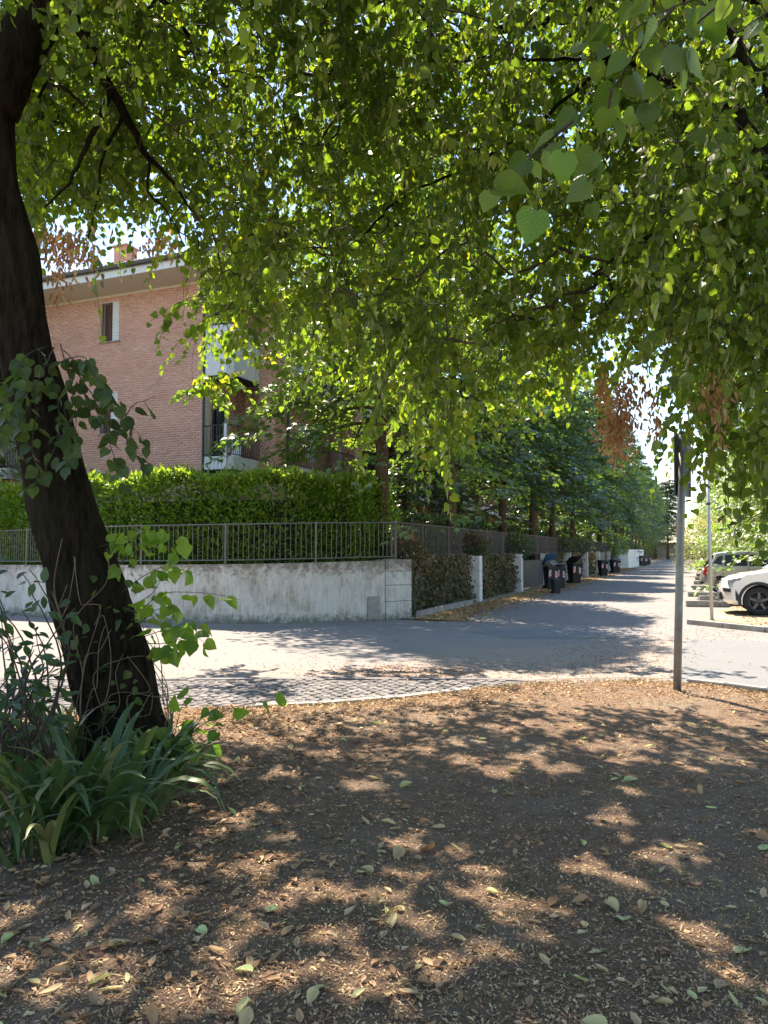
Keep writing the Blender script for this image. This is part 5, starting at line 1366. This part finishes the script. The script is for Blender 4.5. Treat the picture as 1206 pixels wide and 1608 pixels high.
# right-hand side
rt = [(24.8, 14.4, 0, .84, 'pale green tree with low boughs hanging over the parked cars'), (38, 20.5, 1, .9, 'bright tree behind the silver hatchback'), (52, 27.5, 0, 1.1, 'bright tree behind the pale rounded shrub'), (70, 34.5, 1, 1.1, 'tall bright tree on the right side of the street far off'), (95, 43, 1, 1.15, 'far tree on the right side near the end of the street'), (33, 26, 1, 1.0, 'tree at the right edge beyond the car park'), (120, 53, 1, 1.1, 'farthest tree on the right side of the street')]
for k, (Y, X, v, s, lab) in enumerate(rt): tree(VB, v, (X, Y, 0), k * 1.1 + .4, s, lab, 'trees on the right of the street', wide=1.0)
b1 = G(1108, 905); 
bush('pale_shrub', (20.6, 49, 2.1), 1.9, 2.1, 5200, M_yellowbush, .14, 'yellowish rounded shrub beside the street behind the sign pole', 'shrub')
bush('low_shrub', (19.0, 41, 1.0), 1.3, .9, 1500, M_row2, .14, 'low green shrub between the far parked cars', 'shrub')
# far end: trees closing the street
for k in range(7):
    tree(V, k % 3, (38 + k * 7.0, 152 + (k % 2) * 7, 0), k * .9, 1.15, '%s tree from the left in the dark belt closing the far end of the street' % ords[k], 'trees closing the street')
for k in range(8):
    tree(V, (k + 1) % 3, (-75 + k * 9, 72 + (k % 3) * 6, 0), k * .7, 1.1, '%s tree from the left in the belt behind the brick house' % ords[k], 'trees behind the house')
far = MB(); far.box(10, 110, 164, 168, 0, 3.5); far.build('far_wall', M_concrete, label='low wall closing the far end of the street under the trees', cat='wall')
# trees at left behind the leaning trunk
tree(VB, 1, (-15.5, 24, 0), 1.0, 1.0, 'bright tree left of the brick house behind the leaning trunk')

# ================================================================== street furniture
c = G(1063, 1088)
sg = empty('road_sign', (c.x, c.y, 0), label='back of a dark rectangular road sign on a leaning grey pole, half hidden by leaves', cat='sign')
tilt = Vector((.125, .0, 2.96)) 
mb = MB(); mb.tube([(0, 0, -.05), tilt * .33, tilt * .66, tilt], .044, 14); mb.build('pole', M_pole, sg)
mb = MB(); mb.tube([tilt, tilt * 1.006], .047, 14); mb.build('cap', M_signback, sg)
Ms = Matrix.Translation(Vector((.115, .0, 0))) @ Matrix.Rotation(R(38), 4, 'Z') @ Matrix.Rotation(R(2), 4, 'Y')
mb = MB(); mb.box(-.17, .17, .055, .062, 2.24, 2.96, Ms); mb.build('plate', M_signback, sg, bevel=.002)
mb = MB()
for a in ((-.17, -.16), (.16, .17)): mb.box(a[0], a[1], .045, .054, 2.24, 2.96, Ms)
mb.box(-.16, .16, .045, .054, 2.24, 2.25, Ms); mb.box(-.16, .16, .045, .054, 2.95, 2.96, Ms); mb.build('rim', M_signback, sg)
for z in (2.4, 2.78):
    mb = MB(); mb.box(-.15, .15, .042, .053, z, z + .03, Ms); mb.box(-.05, .05, -.03, .041, z + .005, z + .035, Ms); mb.build('bracket', M_pole, sg)
c = G(1118, 977)
p2 = empty('sign_pole', (c.x, c.y, 0), label='thin light grey pole with a collar beside the white car', cat='pole')
mb = MB(); mb.tube([(0, 0, 0), (-.03, 0, 3.6)], .038, 12); mb.build('pole', M_pole2, p2)
mb = MB(); mb.tube([(-.024, 0, 2.66), (-.024, 0, 2.72)], .046, 12); mb.build('collar', M_metal_dark, p2)
mb = MB(); mb.tube([(0, 0, .0), (0, 0, .06)], .06, 12); mb.build('base', M_concrete, p2)
# red-white far sign
c = P(1068, 835, 46); sgf = empty('far_sign', (c.x, c.y, 0), label='small red sign on a pole beside the pale shrub', cat='sign')
mb = MB(); mb.tube([(0, 0, 0), (0, 0, 3.3)], .03, 8); mb.build('pole', M_pole2, sgf)
mb = MB(); mb.add([(.3 * math.cos(a * math.pi / 8), -.04 + dy, 3.0 + .3 * math.sin(a * math.pi / 8)) for dy in (0, .01) for a in range(16)], [tuple(range(16)), tuple(range(31, 15, -1))] + [(i, (i+1) % 16, 16+(i+1) % 16, 16+i) for i in range(16)]); mb.build('disc', simple('sign_red', (.5, .04, .04), .5, .1), sgf)

# parking kerbs, each of a few stones
for k, (py, x0, x1, lab) in enumerate([(953, 1078, 1150, 'nearest concrete bay kerb in front of the white car'), (937, 1081, 1150, 'second concrete bay kerb, level with the wheel of the silver car'), (926, 1086, 1150, 'third bay kerb behind the silver hatchback'), (918, 1090, 1140, 'fourth bay kerb beyond the silver hatchback'), (911, 1092, 1130, 'fifth bay kerb by the dark car'), (905, 1094, 1130, 'farthest bay kerb by the dark car')]):
    a = G(x0, py); b = Vector((a.x + 4.6, a.y - .9, 0))
    root = empty('bay_kerb', (a.x, a.y, 0), math.atan2(-.9, 4.6), label=lab, cat='kerb', group='kerbs between the parking bays')
    for i in range(5):
        mb = MB(); mb.box(i * .92, i * .92 + .905, 0, .16, 0, .17 + random.uniform(-.01, .01)); mb.build('kerb_stone', M_concrete, root, bevel=.01)
a = G(1100, 946); root = empty('stone_block', (a.x, a.y, 0), label='low rough stone blocks lying between the two nearest bay kerbs', cat='stone')
for i in range(5):
    mb = MB(); mb.box(i * .26, i * .26 + .24, 0, .22, .03, .16 + random.uniform(0, .07)); mb.build('stone', M_concrete, root, bevel=.02)

# ---- wheelie bins
M_bin = simple('dark_bin_plastic', (.018, .021, .028), .55, .2, 6)
M_binblack = simple('black_bin_plastic', (.010, .010, .011), .6, .2, 6)
M_lidblue = simple('blue_lid', (.03, .10, .20), .5, .1)
M_lidgrey = simple('grey_lid', (.12, .12, .13), .55, .1)
M_red = simple('reflective_red', (.60, .10, .09), .5, .05)
M_refl = simple('reflective_white', (.75, .73, .72), .5, .05)
def wheelie(loc, rz, s, body, lid, label, open_=0, group='rubbish bins beside the garden wall', bag=False, stick=True):
    root = empty('wheelie_bin', loc, rz, label=label, cat='bin', group=group); root.scale = (s[0] * .74, s[1] * .74, s[2] * .92)
    mb = MB(); mb.loft([[(-.22, -.26, .05), (.22, -.26, .05), (.22, .24, .05), (-.22, .24, .05)], [(-.28, -.35, .95), (.28, -.35, .95), (.28, .33, .95), (-.28, .33, .95)], [(-.30, -.37, .96), (.30, -.37, .96), (.30, .35, .96), (-.30, .35, .96)], [(-.30, -.37, 1.0), (.30, -.37, 1.0), (.30, .35, 1.0), (-.30, .35, 1.0)]])
    mb.build('body', body, root, bevel=.015)
    mb = MB(); Ml = Matrix.Translation((0, .36, 1.01)) @ Matrix.Rotation(-open_, 4, 'X')
    secs = []
    for y, zt in ((-.76, .03), (-.7, .07), (-.35, .10), (-.05, .07), (0, .03)): secs.append([Ml @ Vector(q) for q in ((-.30, y, 0), (.30, y, 0), (.29, y, zt), (-.29, y, zt))])
    mb.loft(secs); mb.build('lid', lid, root, bevel=.01)
    for x in (-.25, .25):
        mb = MB(); mb.tube([(x - .025, .28, .1), (x + .025, .28, .1)], .1, 14); mb.build('wheel', M_binblack, root)
    mb = MB(); mb.tube([(-.24, .36, .98), (-.24, .42, 1.0), (.24, .42, 1.0), (.24, .36, .98)], .015, 6); mb.build('handle', body, root)
    if stick:
        for x0 in (-.24, .09):
            for i in range(3):
                z = .52 + i * .1; f = -(.262 + (z - .05) / .9 * .09) - .008
                sgn = 1 if x0 < 0 else -1
                for j, mt in enumerate((M_red, M_refl)):
                    zz = z + j * .05; v_ = [(x0, zz), (x0 + .13, zz + sgn * .05), (x0 + .13, zz + sgn * .05 + .05), (x0, zz + .05)]
                    m_ = MB(); m_.add([(a, f - (b - z) * .1 - .004, b) for a, b in v_] + [(a, f - (b - z) * .1, b) for a, b in v_], [(0,1,2,3),(7,6,5,4),(0,4,5,1),(1,5,6,2),(2,6,7,3),(3,7,4,0)]); m_.build('sticker', mt, root)
    if bag:
        bm = bmesh.new(); bmesh.ops.create_icosphere(bm, subdivisions=3, radius=.3)
        for v in bm.verts: v.co *= 1 + .3 * mnoise.noise(v.co * 6) ; v.co.z *= .55; v.co.z += 1.12
        me = bpy.data.meshes.new('rubbish_bag'); bm.to_mesh(me); bm.free(); me.materials.append(simple('rubbish_bag', (.22, .20, .19), .6, .5, 5)); link('rubbish_bag', me, root)
    return root
def bin_at(px, off): return along(s_at_px(px, off), off)
face = math.atan2(RD.y, RD.x) - R(90)
f2 = R(12)
wheelie(bin_at(864, .75), f2, (1.15, 1.1, 1.06), M_bin, M_lidblue, 'dark blue bin overflowing with bags, its lid propped open', .75, bag=True)
wheelie(bin_at(878, 1.0), f2 - .15, (.95, 1, 1.03), M_bin, M_lidgrey, 'dark bin with striped stickers right of the overflowing one', .12)
wheelie(bin_at(872, 1.45), f2, (.7, .7, .55), M_bin, M_bin, 'small dark caddy bin standing in front of the overflowing bin', .0, stick=False)
wheelie(bin_at(901, .85), f2 + .1, (1.25, 1.15, 1.1), M_binblack, M_binblack, 'black bin with raised lid between the open bins and the lone pillar', .45)
wheelie(bin_at(946, .8), f2, (1.25, 1.1, 1.03), M_binblack, M_bin, 'black bin in front of the narrow grey gate', .0)
wheelie(bin_at(965, .9), f2, (1.5, 1.2, 1.0), M_bin, M_lidblue, 'dark bin with a blue lid by the last pillar', .05)
wheelie(bin_at(1008, 1.1), f2, (2.2, 1.5, 1.15), M_bin, M_lidgrey, 'wide dark bin beyond the bright white wall', .0)
wheelie(bin_at(1016, 1.2), f2, (1.5, 1.3, 1.1), M_binblack, M_binblack, 'farthest black bin beyond the bright white wall', .0)

# ---- cars
def carpaint(name, col, met=.0): 
    m = simple(name, col, .28, .03, 2, metallic=met, coat=.8); return m
M_glass = simple('car_glass', (.02, .024, .028), .06, .1); M_tyre = simple('tyre', (.018, .018, .018), .85, .2, 20); M_rim = simple('alloy_rim', (.45, .45, .46), .3, .1, metallic=.8)
M_rimdark = simple('dark_alloy_rim', (.09, .09, .095), .3, .1, metallic=.7); M_cladding = simple('black_cladding', (.025, .025, .028), .7, .1); M_lamp = simple('lamp_lens', (.20, .21, .23), .08, .1); M_tail = simple('tail_lamp', (.42, .02, .02), .15, .1)
def car(name, loc, rz, L, W, prof, belt, wheels, wr_, paint, label, glass_side, ws, rw, rimmat=M_rim, suv=False, tail=False, front=True):
    """prof: side outline from the rear bottom over the roof to the front bottom, x from 0 (nose) to L (tail)"""
    root = empty(name, loc, rz, label=label, cat='car', group='cars parked nose to tail along the car park')
    # outline with wheel arches
    zb = prof[0][1]; out = list(prof); bottom = []
    for wx in wheels:
        R_ = wr_ + .06
        a0 = math.asin(max(-1, min(1, (zb - wr_) / R_)))
        arc = [(wx - R_ * math.cos(a0 + (math.pi - 2 * a0) * i / 12), wr_ + R_ * math.sin(a0 + (math.pi - 2 * a0) * i / 12)) for i in range(13)]
        bottom.append(arc)
    for arc in bottom: out += arc      # nose-side arch first; prof ends at the nose bottom
    hw = W / 2
    lat = [(-1.0, .965, .0), (-.97, .985, .01), (-.80, 1, .03), (-.4, 1.0, .04), (.4, 1.0, .04), (.80, 1, .03), (.97, .985, .01), (1.0, .965, .0)]
    secs = []
    for t, sx, up in lat:
        sec = []
        for (x, z) in out:
            endp = abs((x - L / 2) / (L / 2)); 
            xx = L / 2 + (x - L / 2) * (1 - (.11 * abs(t) ** 4 if endp > .8 else .02 * abs(t) ** 4) * 1.0)
            tum = max(0, z - belt); yy = t * hw * (1 - .32 * tum) * (1 - (.05 * max(0, (.35 - z)) / .35))
            if z < belt and z > .45: yy *= 1 - .02 * abs(z - .62)
            sec.append((xx, yy, z + (up * .6 if z > belt + .3 or (z > .75) else 0)))
        secs.append(sec)
    n = len(out); me = bpy.data.meshes.new('body'); bm = bmesh.new(); rows = [[bm.verts.new(p) for p in sec] for sec in secs]
    for a, b in zip(rows[:-1], rows[1:]):
        for k in range(n): bm.faces.new((a[k], a[(k+1) % n], b[(k+1) % n], b[k])).smooth = True
    for r_ in (rows[0], rows[-1]):
        from mathutils.geometry import tessellate_polygon
        for tri in tessellate_polygon([[Vector((x, z, 0)) for x, z in out]]):
            try: bm.faces.new([r_[q] for q in tri])
            except ValueError: pass
    bmesh.ops.recalc_face_normals(bm, faces=bm.faces); bm.to_mesh(me); bm.free(); me.materials.append(paint)
    body = link('body', me, root)
    try: me.set_sharp_from_angle(angle=R(32))
    except Exception: pass
    def yat(z, t=1.0): return t * hw * (1 - .32 * max(0, z - belt)) 
    def panel(nm, pts, mat_, d=.006, parent=root, sides=(-1, 1)):
        for sgn in sides:
            mb = MB(); m = len(pts)
            o_ = [(x, sgn * (yat(z) + d), z) for x, z in pts]; i_ = [(x, sgn * (yat(z) - .05), z) for x, z in pts]
            mb.add(o_ + i_, [tuple(range(m)), tuple(range(2*m-1, m-1, -1))] + [(i, (i+1) % m, m+(i+1) % m, m+i) for i in range(m)]); mb.build(nm, mat_, parent)
    for g in glass_side: panel('side_window', g, M_glass)
    for nm, (x0, z0, x1, z1) in (('windscreen', ws), ('rear_window', rw)):
        mb = MB(); dx, dz = x1 - x0, z1 - z0; ln = math.hypot(dx, dz); nx_, nz_ = -dz / ln, dx / ln
        if nm == 'rear_window': nx_, nz_ = abs(nx_), abs(nz_)
        else: nx_, nz_ = -abs(nx_), abs(nz_)
        k = .030; a = .93
        q = [(x0 + nx_*k, -yat(z0)*a, z0 + nz_*k), (x0 + nx_*k, yat(z0)*a, z0 + nz_*k), (x1 + nx_*k, yat(z1)*a*.97, z1 + nz_*k), (x1 + nx_*k, -yat(z1)*a*.97, z1 + nz_*k)]
        q2 = [(x - nx_*.05, y, z - nz_*.05) for x, y, z in q]
        mb.add(q + q2, [(0,1,2,3),(7,6,5,4),(0,4,5,1),(1,5,6,2),(2,6,7,3),(3,7,4,0)]); mb.build(nm, M_glass, root)
    if suv:
        for sgn in (-1, 1):
            mb = MB(); 
            for xg, z0, z1 in ((1.36, .42, 1.0), (2.38, .36, 1.04), (3.2, .62, 1.05)): mb.box(xg, xg + .012, sgn * hw - .004, sgn * hw + .003, z0, z1)
            mb.box(1.36, 3.2, sgn * hw - .004, sgn * hw + .003, .40, .412); mb.build('door_gap', M_cladding, root)
            mb = MB(); mb.box(2.12, 2.32, sgn * hw - .02, sgn * hw + .022, .88, .915); mb.box(2.98, 3.16, sgn * hw - .02, sgn * hw + .022, .88, .915); mb.build('door_handle', paint, root, bevel=.008)
    # floor pan between the wheels
    mb = MB(); mb.box(.25, L - .25, -hw + .26, hw - .26, .2, .7); mb.build('underbody', M_cladding, root)
    for wx in wheels:
        for sgn in (-1, 1):
            w = empty_part = bpy.data.objects.new('wheel', None); C.objects.link(w); w.parent = root; w.location = (wx, sgn * (hw - .12), wr_)
            mb = MB(); prof_ = [(-.11, wr_ * .66), (-.11, wr_ * .93), (-.085, wr_), (.085, wr_), (.11, wr_ * .93), (.11, wr_ * .66)]
            secs = [[(r_ * math.cos(2*math.pi*i/28), y, r_ * math.sin(2*math.pi*i/28)) for i in range(28)] for y, r_ in prof_]
            mb.loft(secs, cap=False, smooth=True); mb.build('tyre', M_tyre, w)
            mb = MB(); mb.loft([[(r_ * math.cos(2*math.pi*i/28), y, r_ * math.sin(2*math.pi*i/28)) for i in range(28)] for y, r_ in ((sgn*.10, wr_*.68), (sgn*.10, wr_*.62), (sgn*.03, wr_*.60))], cap=False, smooth=True)
            for i in range(10 if not suv else 5):
                a = 2 * math.pi * i / (10 if not suv else 5); Mx_ = Matrix.Rotation(a, 4, 'Y'); wd = .016 if not suv else .03
                mb.box(-wd, wd, min(sgn*.06, sgn*.09), max(sgn*.06, sgn*.09), .04, wr_ * .64, Mx_)
            mb.loft([[(r_ * math.cos(2*math.pi*i/14), y, r_ * math.sin(2*math.pi*i/14)) for i in range(14)] for y, r_ in ((sgn*.05, .06), (sgn*.10, .055))], smooth=True)
            mb.build('rim', rimmat, w)
            mb = MB(); mb.tube([(0, sgn*.0, 0), (0, sgn*.025, 0)], wr_ * .62, 24); mb.build('brake_disc', M_metal_dark, w)
        if suv:
            for sgn in (-1, 1):
                mb = MB(); s_in = []; s_out = []; R0 = wr_ + .058; R1 = wr_ + .13
                a = [math.pi * (-.08 + 1.16 * i / 16) for i in range(17)]
                vs_ = [(wx - R0 * math.cos(q), sgn * (hw + .012), wr_ + R0 * math.sin(q)) for q in a] + [(wx - R1 * math.cos(q), sgn * (hw + .008), wr_ + R1 * math.sin(q)) for q in a]
                vs2 = [(x, sgn * (hw - .06), z) for x, y, z in vs_]; m = 17
                fs_ = [(i, i+1, m+i+1, m+i) for i in range(16)] + [(2*m+i, i, i+1, 2*m+i+1)[::-1] for i in range(16)] + [(3*m+i, m+i, m+i+1, 3*m+i+1) for i in range(16)]
                mb.add(vs_ + vs2, fs_); mb.build('arch_trim', M_cladding, root)
    return root, panel, hw
# white SUV, nose towards the street
rel_ang = R(2)
wxp = G(1193, 970); X0 = wxp.x - .86
suv_prof = [(4.22, .26), (4.28, .5), (4.28, .85), (4.22, 1.05), (4.02, 1.40), (3.8, 1.60), (3.3, 1.64), (2.2, 1.64), (1.85, 1.58), (1.50, 1.32), (1.12, 1.08), (.95, 1.04), (.55, .985), (.25, .90), (.10, .80), (.03, .66), (.02, .50), (.06, .36), (.20, .25)]
carW, panel, hw = car('parked_car', tuple(wxp - Matrix.Rotation(R(-20), 3, 'Z') @ Vector((.86, -.9, 0)) + Vector((0, 0, .045))), R(-20), 4.28, 1.8, suv_prof, 1.02, [.86, 3.45], .345, carpaint('white_pearl_paint', (.70, .67, .64)), 'white sport utility car at the right edge with black wheel arches, nose to the street',
    [[(1.75, 1.08), (2.35, 1.10), (2.35, 1.52), (2.15, 1.52)], [(2.42, 1.10), (3.2, 1.12), (3.15, 1.53), (2.42, 1.53)]], (1.14, 1.10, 1.82, 1.56), (4.17, 1.12, 3.92, 1.50), M_rimdark, suv=True)
for sgn in (-1, 1):
    mb = MB(); v_ = [(.13, .835), (.30, .885), (.50, .925), (.44, .845), (.26, .79)]
    o_ = [(x, sgn * (hw * (.93 + .07 * min(1, x * 2.2)) + .004 - max(0, .16 - x) * .6), z) for x, z in v_]; i_ = [(x + .02, y - sgn * .16, z) for x, y, z in o_]
    mb.add(o_ + i_, [(0,1,2,3,4),(9,8,7,6,5)] + [(i, (i+1) % 5, 5+(i+1) % 5, 5+i) for i in range(5)]); mb.build('headlight', M_lamp, carW)
    mb = MB(); v_ = [(.05, .66), (.34, .63), (.47, .36), (.36, .35), (.25, .55), (.07, .57)]
    o_ = [(x, sgn * (hw * (.90 + .10 * min(1, x * 2.6)) + .010), z) for x, z in v_]; i_ = [(x + .02, y - sgn * .2, z) for x, y, z in o_]
    mb.add(o_ + i_, [tuple(range(6)), tuple(range(11, 5, -1))] + [(i, (i+1) % 6, 6+(i+1) % 6, 6+i) for i in range(6)]); mb.build('bumper_insert', M_cladding, carW)
mb = MB(); mb.box(.0, .2, -.50, .50, .36, .54); mb.build('grille', M_cladding, carW, bevel=.02)
mb = MB(); mb.box(1.34, 2.97, -hw * 1.0 - .008, hw * 1.0 + .008, .235, .33); mb.build('sill_trim', M_cladding, carW)
for sgn in (-1, 1):
    mb = MB(); mb.box(1.68, 1.84, sgn * hw + (-.20 if sgn < 0 else 0), sgn * hw + (0 if sgn < 0 else .20), 1.04, 1.2); mb.build('mirror', M_cladding, carW, bevel=.03)

# silver hatchback, tail towards the street
wsp = G(1130, 934); hp_ = [(3.72, .30), (3.80, .45), (3.80, .62), (3.76, .82), (3.70, 1.0), (3.50, 1.30), (3.28, 1.47), (2.9, 1.53), (2.2, 1.55), (1.75, 1.50), (1.45, 1.38), (.92, 1.02), (.8, .97), (.35, .86), (.12, .74), (.03, .58), (.03, .40), (.12, .27)]
# nose at x=0 in the builder; turned by 180 degrees so that the tail is at the street
XT = wsp.x - (3.80 - 3.18)
def hatch(loc, rz, paint, label, rim=M_rim):
    r_, pn, hw_ = car('parked_car', loc, rz, 3.8, 1.68, hp_, .96, [.70, 3.18], .30, paint, label,
        [[(1.30, 1.02), (2.15, 1.02), (2.15, 1.44), (1.75, 1.42)], [(2.22, 1.02), (3.0, 1.03), (2.95, 1.43), (2.22, 1.45)], [(3.06, 1.05), (3.38, 1.12), (3.2, 1.36), (3.03, 1.41)]], (.98, 1.06, 1.52, 1.42), (3.68, 1.03, 3.36, 1.42), rim)
    for sgn in (-1, 1):
        mb = MB(); v_ = [(3.44, 1.03), (3.62, 1.04), (3.74, .72), (3.62, .66), (3.50, .80)]
        o_ = [(x, sgn * (hw_ * (1 - max(0, x - 3.55) * .35) + .006), z) for x, z in v_]; i_ = [(x + .01, y - sgn * .12, z) for x, y, z in o_]
        mb.add(o_ + i_, [tuple(range(5)), tuple(range(9, 4, -1))] + [(i, (i+1) % 5, 5+(i+1) % 5, 5+i) for i in range(5)]); mb.build('tail_light', M_tail, r_)
        mb = MB(); mb.box(2.9, 3.08, sgn * hw_ - .02, sgn * hw_ + .02, .86, .89); mb.box(2.0, 2.18, sgn * hw_ - .02, sgn * hw_ + .02, .86, .89); mb.build('door_handle', paint, r_, bevel=.005)
        mb = MB(); mb.box(2.175, 2.19, sgn * hw_ - .004, sgn * hw_ + .004, .36, .96); mb.box(1.2, 1.215, sgn * hw_ - .004, sgn * hw_ + .004, .36, .96); mb.box(3.02, 3.035, sgn * hw_ - .004, sgn * hw_ + .004, .66, .96); mb.build('door_gap', M_cladding, r_)
        mb = MB(); mb.box(1.32, 1.46, sgn * hw_ + (-.18 if sgn < 0 else 0), sgn * hw_ + (0 if sgn < 0 else .18), .98, 1.11); mb.build('mirror', paint, r_, bevel=.03)
        mb = MB(); mb.box(.15, .5, sgn * hw_ * .9 - .05, sgn * hw_ * .9 + .05, .70, .80); mb.build('headlight', M_lamp, r_, bevel=.03)
    mb = MB(); mb.box(3.70, 3.83, -.6, .6, .34, .44); mb.build('rear_bumper_trim', M_cladding, r_, bevel=.02)
    mb = MB(); mb.box(3.74, 3.80, -.25, .25, .70, .80); mb.build('number_plate', M_refl, r_)
    return r_
hatch(tuple(wsp - Matrix.Rotation(R(160), 3, 'Z') @ Vector((3.18, .84, 0)) + Vector((0, 0, .045))), R(160), carpaint('silver_beige_paint', (.36, .34, .31), .25), 'silver beige hatchback with its tail and red lamp towards the street')
hatch((21.0, 39.8, .045), R(160), carpaint('black_paint', (.02, .02, .024), .2), 'dark small car farthest along the parking row', M_rimdark)
c = G(1164, 949)
hatch((10.0, 21.9, .045), R(-20), carpaint('pale_grey_paint', (.50, .50, .50), .15), 'pale grey car mostly hidden behind the white one')
